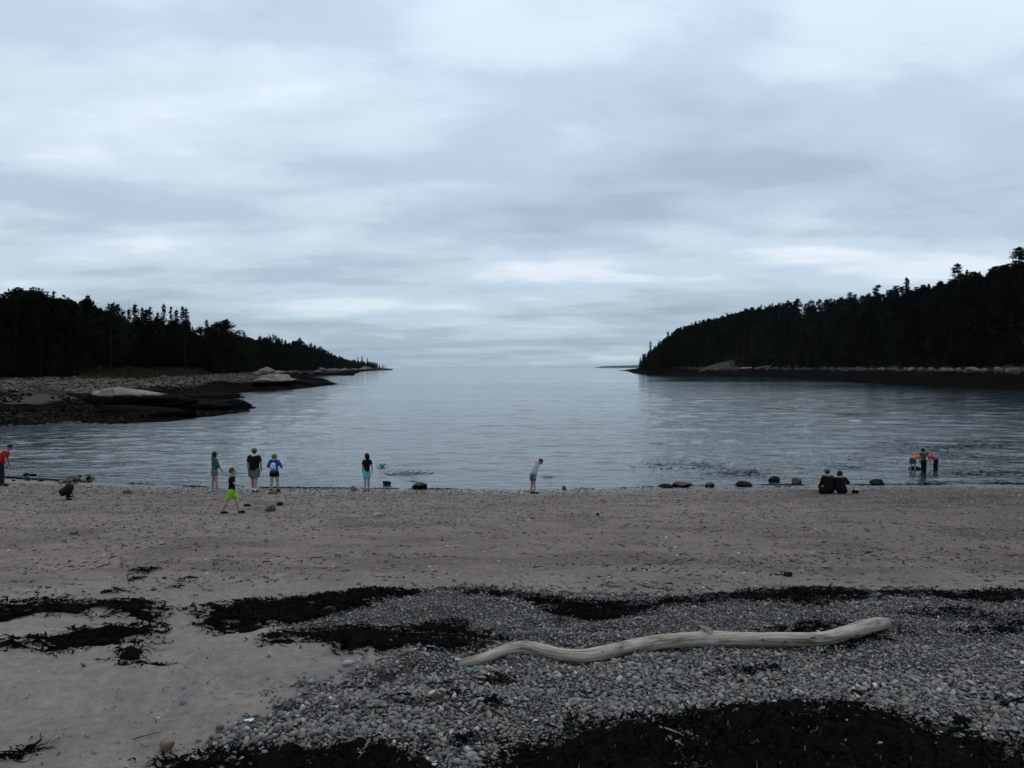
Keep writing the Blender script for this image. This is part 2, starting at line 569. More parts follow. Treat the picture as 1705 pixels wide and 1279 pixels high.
# ------------------------------------------------------------------ sea
def water_material():
    m, t, b = new_mat('sea_water')
    tcn = t.nodes.new('ShaderNodeTexCoord')
    P = tcn.outputs['Object']
    w1 = noise_node(t, mapping(t, P, (0.6, 1.0, 1), (0, 0, R(6))), 1.5, 4, 0.55, 0.3)
    w2 = noise_node(t, mapping(t, P, (0.5, 1.0, 1), (0, 0, R(-9)), (3, 8, 1)), 0.38, 3, 0.5, 0.2)
    w3 = noise_node(t, mapping(t, P, (0.5, 1.0, 1), (0, 0, R(14)), (5, 1, 2)), 6.0, 3, 0.5)
    gust = noise_node(t, mapping(t, P, (0.25, 1.0, 1), (0, 0, R(3)), (1, 4, 2)), 0.018, 4, 0.55, 0.6)
    amp = ramp_node(t, gust, [(0.36, (0.45,) * 3), (0.62, (1.25,) * 3)])
    hgt = math_node(t, 'ADD', math_node(t, 'MULTIPLY', w1, 0.075), math_node(t, 'ADD', math_node(t, 'MULTIPLY', w2, 0.15), math_node(t, 'MULTIPLY', w3, 0.022)))
    hgt = math_node(t, 'MULTIPLY', hgt, amp)
    bn = t.nodes.new('ShaderNodeBump')
    bn.inputs['Strength'].default_value = 1.0
    bn.inputs['Distance'].default_value = 1.0
    t.links.new(hgt, bn.inputs['Height']); t.links.new(bn.outputs[0], b.inputs['Normal'])
    b.inputs['Base Color'].default_value = (0.014, 0.028, 0.033, 1)
    b.inputs['Roughness'].default_value = 0.06
    b.inputs['IOR'].default_value = 1.333
    return m


WATER = water_material()
# swell and ripples as real relief near the beach, coarser towards the horizon
rows = [24.0]
while rows[-1] < 1300: rows.append(rows[-1] * 1.0053)
while rows[-1] < 12000: rows.append(rows[-1] * 1.12)
rows = np.array(rows)
cu = np.concatenate([[-14, -6, -3, -1.8, -1.2, -0.9], np.arange(-0.74, 0.7401, 0.0060), [0.9, 1.2, 1.8, 3, 6, 14]])
CU, RW = np.meshgrid(cu, rows)
wxx = (CU * RW).ravel(); wyy = RW.ravel()
dyy = wyy * 0.0053
wr = np.random.default_rng(17)
wz = np.zeros(wxx.size)
for k in range(64):
    lam = 0.5 * (11 / 0.5) ** wr.random()
    ang = wr.normal(0, 0.75)                       # mostly running in towards the beach
    kx, ky = math.sin(ang) * 2 * math.pi / lam, math.cos(ang) * 2 * math.pi / lam
    slope = 0.018 * (1.0 if lam < 1.3 else (1.3 / lam) ** 0.75)
    amp = slope * lam / (2 * math.pi)
    env = 0.45 + 1.1 * vnoise(wxx / (lam * 9) + k * 3.7, wyy / (lam * 6) - k * 1.9, 300 + k)
    wz += amp * env * sstep(2.2, 4.5, lam / dyy) * np.sin(kx * wxx + ky * wyy + wr.uniform(0, 6.28))
gustm = 0.55 + 0.9 * fbm(wxx / 60, wyy / 26, 4, 411)
dsea = np.clip(-sdf(LAND, wxx, wyy), 0, 40)
wz *= gustm * (0.22 + 0.78 * sstep(0, 9, dsea)) * sstep(1250, 700, wyy)
nwx = len(cu)
w_me = np_mesh('sea', np.stack([wxx, wyy, wz], 1),
               np.stack([(np.arange(len(rows) - 1)[:, None] * nwx + np.arange(nwx - 1)[None, :]).ravel() + o for o in (0, 1, nwx + 1, nwx)], 1), True)
tag(link('water', w_me, WATER), 'calm grey sea filling the cove out to the horizon', kind='structure')

# ------------------------------------------------------------------ distant island
def island():
    nxi, nyi = 90, 24
    X = np.linspace(930, 3400, nxi); Y = np.linspace(8000, 8900, nyi)
    A, B = np.meshgrid(X, Y)
    u = (A - 930) / 2470; v = (B - 8000) / 900
    prof = sstep(-0.01, 0.05, u) * (0.6 + 0.4 * sstep(0, 0.25, u)) * sstep(1, 0.75, u)
    Z = prof * np.sin(np.clip(v, 0, 1) * math.pi) ** 0.5 * (30 + 12 * (fbm(A / 300, B / 300, 4, 61) - .3) + 5 * fbm(A / 30, B / 60, 3, 62)) - 1.5
    return np_mesh('island', np.stack([A.ravel(), B.ravel(), Z.ravel()], 1),
                   np.stack([(np.arange(nyi - 1)[:, None] * nxi + np.arange(nxi - 1)[None, :]).ravel() + o for o in (0, 1, nxi + 1, nxi)], 1))
tag(link('island', island(), simple('far_wood', (0.020, 0.028, 0.022), 0.95, 0.4, 0.02)), 'low wooded island on the horizon left of the right headland', kind='structure')

# ------------------------------------------------------------------ rocks
def ico(sub):
    bm = bmesh.new()
    bmesh.ops.create_icosphere(bm, subdivisions=sub, radius=1.0)
    V = np.array([v.co[:] for v in bm.verts]); F = np.array([[v.index for v in f.verts] for f in bm.faces])
    bm.free()
    return V, F


def octa(sub):
    V = [(1, 0, 0), (-1, 0, 0), (0, 1, 0), (0, -1, 0), (0, 0, 1), (0, 0, -1)]
    F = [(0, 2, 4), (2, 1, 4), (1, 3, 4), (3, 0, 4), (2, 0, 5), (1, 2, 5), (3, 1, 5), (0, 3, 5)]
    V = [Vector(v) for v in V]
    for _ in range(sub):
        cache = {}; F2 = []
        def mid(a, b):
            k = (min(a, b), max(a, b))
            if k not in cache:
                V.append(((V[a] + V[b]) / 2).normalized()); cache[k] = len(V) - 1
            return cache[k]
        for a, b, c in F:
            ab, bc, ca = mid(a, b), mid(b, c), mid(c, a)
            F2 += [(a, ab, ca), (ab, b, bc), (ca, bc, c), (ab, bc, ca)]
        F = F2
    return np.array([v[:] for v in V]), np.array(F)


def n3(V, s, seed):
    """cheap 3-D fbm from three planes"""
    a = fbm(V[:, 0] * s + seed * 3.1, V[:, 1] * s + V[:, 2] * s * 0.7, 4, seed)
    b = fbm(V[:, 1] * s - seed * 1.7, V[:, 2] * s + V[:, 0] * s * 0.6, 4, seed + 50)
    c = fbm(V[:, 2] * s + 5.5, V[:, 0] * s - V[:, 1] * s * 0.5, 4, seed + 90)
    return (a + b + c) / 3


I1, I2, I3, I4, I5 = ico(1), ico(2), ico(3), ico(4), ico(5)
O0, O1 = octa(0), octa(1)


def rock_mesh(name, size, seed, base=I3, facets=0.5, amp=0.35, rot=0.0, mat=None):
    """angular rock: sphere cut by random planes then roughened"""
    V, F = base
    V = V.copy()
    r = np.random.default_rng(seed)
    for _ in range(int(14 * facets) + 4):
        n = r.normal(size=3); n /= np.linalg.norm(n)
        k = r.uniform(0.55, 0.9)
        dd = V @ n
        V = V - np.maximum(dd - k, 0)[:, None] * n[None, :] * 0.92
    V = V * (1 + (n3(V, 1.6, seed) - 0.5) * amp * 1.6 + (n3(V, 5.0, seed + 3) - 0.5) * amp * 0.5)[:, None]
    if len(V) > 2000:
        q = V * np.array([1, 1, 2.2])
        V = V * (1 - np.abs(n3(q, 6.0, seed + 7) - 0.5) * 0.5 + (n3(q, 13.0, seed + 9) - 0.5) * 0.14)[:, None]
    V = V * np.array(size)[None, :] / 2
    c, s = math.cos(rot), math.sin(rot)
    V = np.stack([V[:, 0] * c - V[:, 1] * s, V[:, 0] * s + V[:, 1] * c, V[:, 2]], 1)
    me = np_mesh(name, V, F, True)
    return me


def rock_material(name, top, low, zcut=None, rough=0.85, scale=3.0, bump=0.04, band=0.5):
    """stone colour above, black weed and lichen growth below the tide mark (world height zcut)"""
    m, t, b = new_mat(name)
    geo = t.nodes.new('ShaderNodeNewGeometry')
    P = geo.outputs['Position']
    f = noise_node(t, P, scale, 6, 0.65)
    f2 = noise_node(t, P, scale * 0.22, 4, 0.6)
    c = ramp_node(t, f, [(0.28, tuple(k * 0.45 for k in top)), (0.5, top), (0.72, tuple(min(1, k * 1.35) for k in top))])
    c = mix_col(t, 1.0, c, ramp_node(t, f2, [(0.3, (0.7, 0.7, 0.7)), (0.7, (1.2, 1.2, 1.2))]), 'MULTIPLY')
    if zcut is not None:
        sp = t.nodes.new('ShaderNodeSeparateXYZ'); t.links.new(P, sp.inputs[0])
        w = math_node(t, 'ADD', math_node(t, 'SUBTRACT', sp.outputs[2], zcut - band), math_node(t, 'MULTIPLY', math_node(t, 'SUBTRACT', f2, 0.5), 2.2 * band))
        w = math_node(t, 'DIVIDE', w, 2 * band, clamp=True)
        w = ramp_node(t, w, [(0.35, (0, 0, 0)), (0.65, (1, 1, 1))])
        c = mix_col(t, w, low, c)
    t.links.new(c, b.inputs['Base Color'])
    b.inputs['Roughness'].default_value = rough
    b.inputs['Specular IOR Level'].default_value = 0.01
    bn = t.nodes.new('ShaderNodeBump'); bn.inputs['Strength'].default_value = 0.8; bn.inputs['Distance'].default_value = bump
    t.links.new(f, bn.inputs['Height']); t.links.new(bn.outputs[0], b.inputs['Normal'])
    return m


WEED_BLACK = (0.0045, 0.0042, 0.0037)
PINK = (0.36, 0.275, 0.245)
M_ROCK = {
    'dark': rock_material('dark_wet_stone', (0.016, 0.0145, 0.013), WEED_BLACK, None, 0.6, 14, 0.02),
    'grey': rock_material('grey_stone', (0.095, 0.09, 0.085), WEED_BLACK, None, 0.8, 14, 0.02),
    'brown': rock_material('brown_stone', (0.095, 0.072, 0.058), WEED_BLACK, None, 0.8, 14, 0.02),
    'pale': rock_material('pale_stone', (0.27, 0.27, 0.27), WEED_BLACK, None, 0.8, 14, 0.02),
    'tan': rock_material('tan_stone', (0.17, 0.125, 0.10), WEED_BLACK, None, 0.85, 14, 0.02),
    'shore': rock_material('tide_marked_stone', (0.085, 0.068, 0.056), WEED_BLACK, 0.20, 0.75, 9, 0.02, 0.12),
}
# rocks on the beach and at the edge of the water: photo x, y of the base, width, height in photo pixels, stone, label
BEACH_ROCKS = [
    (697, 815, 36, 15, 'shore', 'brown pointed rock at the water edge right of the girl in aqua shorts', 0.35),
    (643, 810, 15, 8, 'dark', 'small dark round rock awash just right of the girl in aqua shorts', 0.25),
    (588, 818, 13, 9, 'grey', 'small grey rock at the water edge left of the girl in aqua shorts', 0.3),
    (447, 852, 20, 14, 'grey', 'square grey block on the sand below the woman with the backpack', 0.9),
    (465, 842, 13, 8, 'dark', 'dark rounded stone just above the square grey block', 0.3),
    (453, 824, 18, 10, 'brown', 'brown stone beside the boots of the woman with the backpack', 0.5),
    (411, 842, 15, 6, 'dark', 'flat dark stone on the sand right of the boy in lime shorts', 0.3),
    (628, 860, 17, 9, 'pale', 'pale bluish stone lying alone on the middle of the beach', 0.3),
    (940, 816, 9, 9, 'grey', 'small pointed grey stone at the water edge right of the boy in the hoodie', 0.3),
    (1111, 813, 26, 8, 'dark', 'low dark rock at the water edge, leftmost of the right hand row', 0.4),
    (1137, 812, 33, 11, 'shore', 'long brown rock at the water edge, second of the right hand row', 0.4),
    (1183, 812, 18, 10, 'shore', 'rounded brown rock at the water edge, third of the right hand row', 0.4),
    (1241, 811, 32, 10, 'dark', 'long black weedy rock at the water edge, fourth of the right hand row', 0.5),
    (1291, 805, 20, 12, 'dark', 'black block of rock standing in the shallows left of the pale boulder', 0.9),
    (1296, 811, 11, 6, 'grey', 'small grey stone in front of the black block in the shallows', 0.3),
    (1329, 807, 18, 11, 'brown', 'rounded pale brown boulder in the shallows left of the seated couple', 0.3),
    (1314, 810, 7, 5, 'grey', 'tiny grey stone beside the rounded pale brown boulder', 0.3),
    (1465, 808, 26, 12, 'dark', 'dark rock in the shallows right of the seated couple', 0.8),
    (1525, 784, 24, 6, 'dark', 'low dark rock under the feet of the child in orange', 0.5),
    (209, 823, 20, 9, 'brown', 'brown lump of rock on the shingle left of the green topped girl', 0.3),
    (120, 891, 15, 8, 'grey', 'small grey stone on the sand below the crouching person', 0.4),
    (995, 858, 8, 5, 'dark', 'small dark stone on the sand below the boy in the hoodie', 0.4),
    (1313, 961, 18, 8, 'dark', 'dark slate stone on the sand above the right end of the driftwood', 0.5),
    (272, 1249, 28, 28, 'tan', 'pinkish brown angular stone standing alone on the near sand', 1.0),
    (578, 1102, 20, 11, 'pale', 'pale rounded cobble below the seaweed left of the driftwood', 0.2),
    (596, 1100, 12, 7, 'pale', 'smaller pale cobble touching the sand patch beside the seaweed', 0.2),
    (778, 1259, 17, 12, 'pale', 'pale angular cobble lying on the black seaweed at the bottom', 0.5),
    (858, 1014, 8, 5, 'pale', 'small white stone at the foot of the seaweed band', 0.2),
]
for i, (px, py, w, hh, mt, lab, fac) in enumerate(BEACH_ROCKS):
    x, y, z = G(px, py)
    dist = math.hypot(y, CAMZ - z)
    s = dist / FPX
    zz0 = max(z, 0.0)
    me = rock_mesh('rock', (w * s * 1.05, w * s * 0.85, hh * s * 1.25), 100 + i, I3, fac + 0.5, 0.42, random.uniform(-0.4, 0.4))
    o = link('rock', me, M_ROCK[mt], None, (x, y + w * s * 0.3, zz0 + hh * s * 0.22))
    tag(o, lab, 'rock')

# heap of stones at the left end of the water line
for i in range(26):
    px = 96 + 62 * random.random(); py = 806 - 5 * random.random() - (3 if px > 120 else 0)
    x, y, z = G(px, py)
    s = random.uniform(0.18, 0.36)
    o = link('stone', rock_mesh('stone', (s, s * 0.9, s * 0.7), 300 + i, I2, 0.3, 0.3, random.random() * 6), M_ROCK[random.choice(['brown', 'grey', 'shore', 'tan'])],
             None, (x, y, max(z, 0) + s * 0.15 + (0.16 * random.random() if 112 < px < 150 else 0)))
    tag(o, 'rounded stone in the heap at the water edge behind the crouching person', 'stone', 'stones heaped at the water edge')
for i in range(14):
    px = 18 + 60 * random.random(); py = 802 - 9 * random.random()
    x, y, z = G(px, py)
    s = random.uniform(0.12, 0.30)
    o = link('stone', rock_mesh('stone', (s * 1.3, s, s * 0.55), 340 + i, I2, 0.3, 0.3, random.random() * 6), M_ROCK[random.choice(['brown', 'grey', 'shore', 'dark'])],
             None, (x, y, max(z, 0) + s * 0.08))
    tag(o, 'small stone at the water edge beside the man in red', 'stone', 'stones by the man in red')

# ------------------------------------------------------------------ ledges and boulders on the headlands
M_LEDGE = {
    'near': rock_material('near_granite', (0.22, 0.172, 0.152), WEED_BLACK, 2.12, 0.85, 1.6, 0.08, 0.35),
    'mid': rock_material('mid_granite', (0.23, 0.182, 0.165), WEED_BLACK, 1.9, 0.85, 1.0, 0.12, 0.4),
    'far': rock_material('far_granite', (0.17, 0.14, 0.126), WEED_BLACK, 2.6, 0.85, 0.6, 0.2, 0.7),
    'right': rock_material('right_granite', (0.12, 0.102, 0.092), WEED_BLACK, 3.9, 0.85, 0.8, 0.15, 0.6),
}


def ledge(px, py, z, w, dep, hgt, mat, label, seed, rot=0.0, name='rock_ledge', group=None, fac=0.6, base=I5):
    """centre seen at photo px, py and lying at level z; size in metres"""
    x, y = ground_at([px], [py], z)[0]
    o = link(name, rock_mesh(name, (w, dep, hgt), seed, base, fac, 0.30, rot), M_LEDGE[mat], None, (x, y, z))
    return tag(o, label, 'rock', group)


ledge(218, 664, 1.7, 10.0, 7, 2.7, 'near', 'pink granite dome on the near left ledge', 501, 0.05)
ledge(172, 664, 1.5, 4.0, 4, 2.2, 'near', 'small pink boulder at the left end of the granite dome', 502, 0.5)
ledge(150, 669, 0.9, 6.0, 4, 1.7, 'near', 'low dark weedy rock left of the pink granite dome', 511, 0.5)
ledge(260, 674, 0.9, 11, 6, 2.4, 'near', 'black weed covered rock in front of the pink granite dome', 503, 0.0)
ledge(318, 678, 0.5, 11, 8, 2.6, 'near', 'black weed covered rock at the middle of the near left ledge', 504, -0.2)
ledge(368, 678, 0.35, 7, 6, 2.3, 'near', 'black weed covered rock at the tip of the near left ledge', 505, 0.2)
ledge(330, 664, 1.0, 14, 8, 2.2, 'near', 'low dark rock shelf behind the near left ledge', 506, 0.15)
ledge(225, 688, 0.4, 13, 6, 1.8, 'near', 'black weedy slab at the water edge of the near left ledge', 507, 0.0)
ledge(462, 634, 1.9, 11, 10, 3.6, 'mid', 'smooth pink granite hump on the second left ledge', 520, -0.1)
ledge(440, 637, 1.7, 6, 7, 2.8, 'mid', 'smaller pink hump left of the granite hump on the second ledge', 521, 0.2)
ledge(490, 639, 0.6, 16, 14, 3.0, 'mid', 'dark brown rock slope running down the second left ledge', 522, -0.2)
ledge(522, 639, 0.3, 12, 14, 2.4, 'mid', 'dark rock at the water end of the second left ledge', 523, -0.2)
ledge(412, 621, 2.6, 14, 10, 3.6, 'mid', 'layered pale rocks at the foot of the left wood', 524, 0.1)
ledge(450, 618, 3.0, 14, 12, 5.0, 'mid', 'tall layered pale rocks right of the low layered ones below the left wood', 525, -0.1)
crag_pts = np.array(LBANK[7:12])
seg_l = np.concatenate([[0], np.cumsum(np.linalg.norm(np.diff(crag_pts, axis=0), axis=1))])
for i in range(34):
    q = seg_l[-1] * ((i + random.random() * 0.7) / 34) ** 1.4
    cx_ = float(np.interp(q, seg_l, crag_pts[:, 0])) + random.uniform(1, 7); cy_ = float(np.interp(q, seg_l, crag_pts[:, 1])) + random.uniform(-4, 4)
    sz = (1.4 + 2.6 * random.random()) * (0.75 + cy_ / 800)
    cz_ = float(H(np.array([cx_]), np.array([cy_]))[0])
    o = link('rock_ledge', rock_mesh('rock_ledge', (sz * 1.9, sz * 1.2, sz * 0.85), 540 + i, I4, 0.8, 0.34, random.uniform(-0.4, 0.4)), M_LEDGE['far'], None, (cx_, cy_, cz_ + sz * 0.12))
    tag(o, 'pale granite crag in the row along the far left shore', 'rock', 'crags along the far left shore')
ledge(612, 614.3, 2.2, 26, 20, 7, 'far', 'pinkish rock shelf under the last trees of the left point', 560, 0.0)
ledge(636, 615.0, 0.8, 60, 20, 4, 'far', 'low dark tip of the left point running out to sea', 561, 0.2)
ledge(560, 624.5, 0.3, 34, 16, 3.2, 'far', 'low black ledge jutting out on the far left shore', 562, 0.1)
# right shore
for i in range(30):
    px = 1290 + (1705 - 1290) * (i + random.random() * 0.8) / 30
    f = (px - 1290) / 415
    py = 612.8 + 5.2 * f ** 1.2
    zr_ = 4.75 - 0.15 * f
    ledge(px, py, zr_, 1.2 + 2.2 * random.random() - 0.5 * f, 1.8, 0.8 + 1.0 * random.random(), 'right', 'pale boulder in the line along the foot of the right wood', 600 + i, random.random() * 3,
          'boulder', 'boulders along the right shore', base=I3)
ledge(1618, 617, 4.5, 4.0, 3, 2.4, 'right', 'largest pinkish boulder in the line along the right shore', 650, 0.3, 'boulder', base=I4)
for i in range(26):
    px = 1085 + 600 * (i + random.random()) / 26
    py = 622 + 20 * max(0, (px - 1280) / 425)
    ledge(px, py, 1.0, 5 + 6 * random.random(), 5, 2.6, 'right', 'black weedy rock at the water line of the right headland', 660 + i, random.random() * 3, 'boulder', 'black rocks along the right water line', base=I3)
ledge(1062, 616.8, 0.8, 70, 26, 6, 'right', 'low dark rocky tip of the right headland', 700, -0.2)
ledge(1100, 616, 2.0, 34, 14, 8, 'right', 'brown rock bluff under the first trees of the right headland', 701, -0.3)


def scatter(name, label, pts, sizes, cols, base, mat, kind='stuff', squash=(1, 0.85, 0.55), zoff=0.25, seed=0, tilt=0.3, jit=0.18):
    """many small stones as one mesh, each turned, squashed and coloured by itself"""
    r = np.random.default_rng(seed)
    V0, F0 = base
    n = len(pts); k = len(V0)
    sc = np.asarray(squash)[None, :] * (1 + jit * 1.6 * r.uniform(-1, 1, (n, 3)))
    V = V0[None, :, :] * (1 + jit * r.uniform(-1, 1, (n, k, 1))) * sc[:, None, :]
    a = r.uniform(0, 2 * math.pi, n)
    tx, ty = r.normal(0, tilt, n), r.normal(0, tilt, n)
    z = V[:, :, 2] + V[:, :, 0] * tx[:, None] + V[:, :, 1] * ty[:, None]
    x = V[:, :, 0] * np.cos(a)[:, None] - V[:, :, 1] * np.sin(a)[:, None]
    y = V[:, :, 0] * np.sin(a)[:, None] + V[:, :, 1] * np.cos(a)[:, None]
    S = np.asarray(sizes)[:, None] / 2
    W = np.stack([x * S + pts[:, 0:1], y * S + pts[:, 1:2], z * S + pts[:, 2:3] + zoff * S], 2).reshape(-1, 3)
    F = (F0[None, :, :] + (np.arange(n) * k)[:, None, None]).reshape(-1, 3)
    C = np.repeat(cols, k, axis=0)
    return tag(link(name, np_mesh(name, W, F, True, C), mat), label, kind=kind)


STONE_COLS = np.array([[0.150, 0.160, 0.155], [0.115, 0.128, 0.125], [0.185, 0.150, 0.138], [0.215, 0.160, 0.145], [0.085, 0.088, 0.092], [0.255, 0.250, 0.235],
                       [0.165, 0.140, 0.118], [0.130, 0.155, 0.152], [0.36, 0.355, 0.34], [0.060, 0.060, 0.060]])
STONE_COLS = STONE_COLS * np.array([0.88, 0.82, 0.79])
STONE_P = np.array([0.19, 0.17, 0.12, 0.07, 0.13, 0.08, 0.10, 0.08, 0.02, 0.04])


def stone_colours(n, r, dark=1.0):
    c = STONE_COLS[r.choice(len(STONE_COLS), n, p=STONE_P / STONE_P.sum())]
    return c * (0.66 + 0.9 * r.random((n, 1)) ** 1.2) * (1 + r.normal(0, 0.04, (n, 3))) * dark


M_PEB = attr_mat('pebble_stone', 0.72, 0.35, 0.22, 90, 0.002)
M_PEB_OBJ = attr_mat('pebble_stone_single', 0.72, 0.35, 0.22, 90, 0.002, True)
M_COB = attr_mat('cobble_stone', 0.85, 0.0, 0.3, 8, 0.0)

# ------------------------------------------------------------------ seaweed
CLUMPS = [
    ('long black seaweed band at the left edge, upper of two', [(-40, 1012), (0, 1008), (80, 1003), (150, 1009), (247, 1003), (284, 1018), (262, 1036), (200, 1031), (130, 1026), (60, 1030), (0, 1036), (-40, 1038)], 1.0),
    ('long black seaweed band at the left edge, lower of two', [(-40, 1078), (0, 1073), (84, 1061), (150, 1046), (215, 1043), (265, 1040), (287, 1055), (240, 1070), (187, 1071), (110, 1080), (0, 1087), (-40, 1090)], 1.0),
    ('black seaweed tail hanging below the left bands beside a pale stick', [(200, 1070), (236, 1066), (237, 1085), (284, 1104), (260, 1113), (212, 1115), (191, 1096)], 0.9),
    ('broad black seaweed drift on the left half, above the pebbles', [(304, 1016), (351, 1008), (468, 998), (560, 990), (616, 983), (725, 980), (658, 997), (605, 1012), (545, 1026), (500, 1040), (441, 1048), (361, 1053), (324, 1038), (354, 1022)], 1.0),
    ('broad black seaweed drift ending at the left tip of the driftwood', [(421, 1074), (461, 1052), (500, 1046), (553, 1044), (651, 1043), (683, 1039), (767, 1024), (800, 1045), (857, 1064), (812, 1080), (767, 1088), (711, 1081), (640, 1080), (577, 1086), (500, 1077), (440, 1083)], 0.9),
    ('curved black seaweed band above the middle of the driftwood', [(743, 979), (834, 985), (887, 992), (975, 1001), (1060, 1003), (1100, 999), (1157, 990), (1157, 1006), (1100, 1011), (1028, 1031), (960, 1031), (922, 1025), (890, 1007), (852, 997), (780, 986)], 1.0),
    ('black seaweed band above the right half of the driftwood', [(1157, 990), (1295, 981), (1362, 975), (1455, 980), (1460, 995), (1400, 1001), (1348, 1011), (1299, 1002), (1224, 999), (1157, 1007)], 0.9),
    ('thin black seaweed band running to the right edge, topmost there', [(1455, 982), (1632, 979), (1740, 980), (1740, 1003), (1640, 999), (1560, 993), (1460, 994)], 0.9),
    ('black seaweed patch just behind the right half of the driftwood', [(1245, 1054), (1300, 1042), (1355, 1030), (1407, 1036), (1410, 1050), (1330, 1060)], 0.9),
    ('black seaweed patch under the thick right end of the driftwood', [(1474, 1040), (1507, 1050), (1482, 1066), (1425, 1080), (1375, 1087), (1388, 1070), (1440, 1060)], 0.9),
    ('loose black seaweed streak right of the driftwood end', [(1495, 1018), (1590, 1007), (1640, 1018), (1740, 1028), (1740, 1038), (1640, 1031), (1560, 1026), (1500, 1027)], 0.65),
    ('black seaweed patch at the right edge below the loose streak', [(1588, 1047), (1660, 1038), (1740, 1031), (1740, 1052), (1650, 1055), (1604, 1059)], 0.85),
    ('small black seaweed patch on the pebbles below the left tip of the driftwood', [(776, 1148), (800, 1138), (834, 1128), (872, 1137), (852, 1149), (792, 1156)], 0.85),
    ('thin black seaweed streak on the pebbles, below the small patch', [(739, 1173), (817, 1172), (872, 1175), (840, 1186), (768, 1183)], 0.7),
    ('small black seaweed patch on the pebbles below the middle of the driftwood', [(1193, 1123), (1224, 1111), (1300, 1108), (1318, 1122), (1260, 1129)], 0.9),
    ('black seaweed heap along the bottom edge, left part', [(250, 1330), (242, 1266), (300, 1257), (345, 1263), (420, 1258), (500, 1246), (570, 1245), (640, 1252), (720, 1257), (750, 1330)], 1.0),
    ('rounded black seaweed heap near the bottom edge with a pale cobble below', [(730, 1242), (753, 1228), (803, 1223), (830, 1232), (900, 1236), (900, 1250), (817, 1252), (767, 1256)], 0.95),
    ('deep black seaweed heap at the bottom, middle part', [(760, 1330), (800, 1264), (848, 1252), (905, 1230), (950, 1205), (1000, 1208), (1060, 1199), (1110, 1198), (1160, 1196), (1175, 1330)], 1.0),
    ('deep black seaweed heap at the bottom, right part with straw on it', [(1130, 1330), (1125, 1204), (1153, 1187), (1242, 1177), (1291, 1174), (1419, 1177), (1472, 1194), (1558, 1210), (1597, 1201), (1622, 1224), (1660, 1234), (1750, 1228), (1800, 1330)], 1.0),
    ('short black seaweed strip at the right edge above the bottom heap', [(1638, 1172), (1680, 1168), (1740, 1170), (1740, 1184), (1668, 1180)], 0.85),
    ('dark seaweed tuft alone on the sand, leftmost of three', [(213, 953), (240, 946), (262, 948), (266, 956), (235, 958)], 0.9),
    ('little seaweed tuft just below the leftmost one', [(213, 968), (225, 961), (241, 966), (236, 971)], 0.9),
    ('little seaweed tuft right of the other two on the sand', [(290, 973), (313, 965), (319, 970), (300, 982)], 0.7),
    ('thin seaweed wisp on the sand above the upper left band', [(170, 990), (195, 984), (224, 984), (200, 990)], 0.6),
    ('loose seaweed scraps on the near sand in the bottom left corner', [(15, 1274), (40, 1250), (55, 1242), (72, 1254), (60, 1272), (30, 1279)], 0.30),
    ('small seaweed scrap on the pebbles left of the bottom heap', [(625, 1166), (650, 1160), (680, 1165), (690, 1172), (650, 1172)], 0.5),
    ('small seaweed scrap on the pebbles under the right part of the driftwood', [(1420, 1155), (1440, 1145), (1452, 1158), (1435, 1168)], 0.8),
]
M_WEED = simple('dried_black_seaweed', (0.0040, 0.0034, 0.0028), 0.7, 0.7, 40, 0.008)


def ribbons(P, ln, wd, r, lift, seg=4, curl=0.9, up=0.05):
    """flat crumpled strips lying about: P (n,3) starts"""
    n = len(P)
    a = r.uniform(0, 2 * math.pi, n)
    pts = np.zeros((n, seg + 1, 3)); pts[:, 0] = P
    zt = np.zeros((n, seg + 1))
    for i in range(1, seg + 1):
        a = a + r.normal(0, curl, n)
        st = ln / seg * r.uniform(0.6, 1.2, n)
        pts[:, i, 0] = pts[:, i - 1, 0] + np.cos(a) * st
        pts[:, i, 1] = pts[:, i - 1, 1] + np.sin(a) * st
        zt[:, i] = np.abs(r.normal(0, up, n))
    zt[:, 0] = np.abs(r.normal(0, up * 0.5, n)); zt[:, -1] *= 0.6
    g = H(pts[:, :, 0].ravel(), pts[:, :, 1].ravel()).reshape(n, seg + 1)
    pts[:, :, 2] = g + lift[:, None] + zt
    t = np.gradient(pts, axis=1)
    nrm = np.stack([-t[:, :, 1], t[:, :, 0], np.zeros_like(zt)], 2)
    nrm /= (np.linalg.norm(nrm, axis=2, keepdims=True) + 1e-6)
    w = (np.asarray(wd)[:, None] * np.linspace(1.0, 0.45, seg + 1)[None, :] / 2)[:, :, None]
    tw = r.uniform(-0.9, 0.9, (n, seg + 1, 1))
    off = nrm * w * np.sqrt(1 - tw ** 2) + np.array([0, 0, 1.0])[None, None, :] * w * tw
    V = np.stack([pts - off, pts + off], 2).reshape(-1, 3)
    b = (np.arange(n) * (seg + 1) * 2)[:, None] + (np.arange(seg) * 2)[None, :]
    b = b.ravel()
    F = np.stack([b, b + 1, b + 3, b + 2], 1)
    return V, F


def in_poly(poly, n, r, grow=0.0, need=None):
    """n points inside a polygon"""
    lo = poly.min(0) - grow; hi = poly.max(0) + grow
    out = []
    got = 0
    while got < n:
        q = r.uniform(lo, hi, (max(2000, n), 2))
        d = sdf(poly, q[:, 0], q[:, 1]) + (fbm(q[:, 0] * 7, q[:, 1] * 7, 3, 66) - 0.5) * 0.22 * (1 if grow == 0 else 2)
        q = q[d > -grow]
        out.append(q); got += len(q)
        if len(q) == 0:
            break
    return np.concatenate(out)[:n]


def area(poly):
    x, y = poly[:, 0], poly[:, 1]
    return abs(np.dot(x, np.roll(y, -1)) - np.dot(y, np.roll(x, -1))) / 2


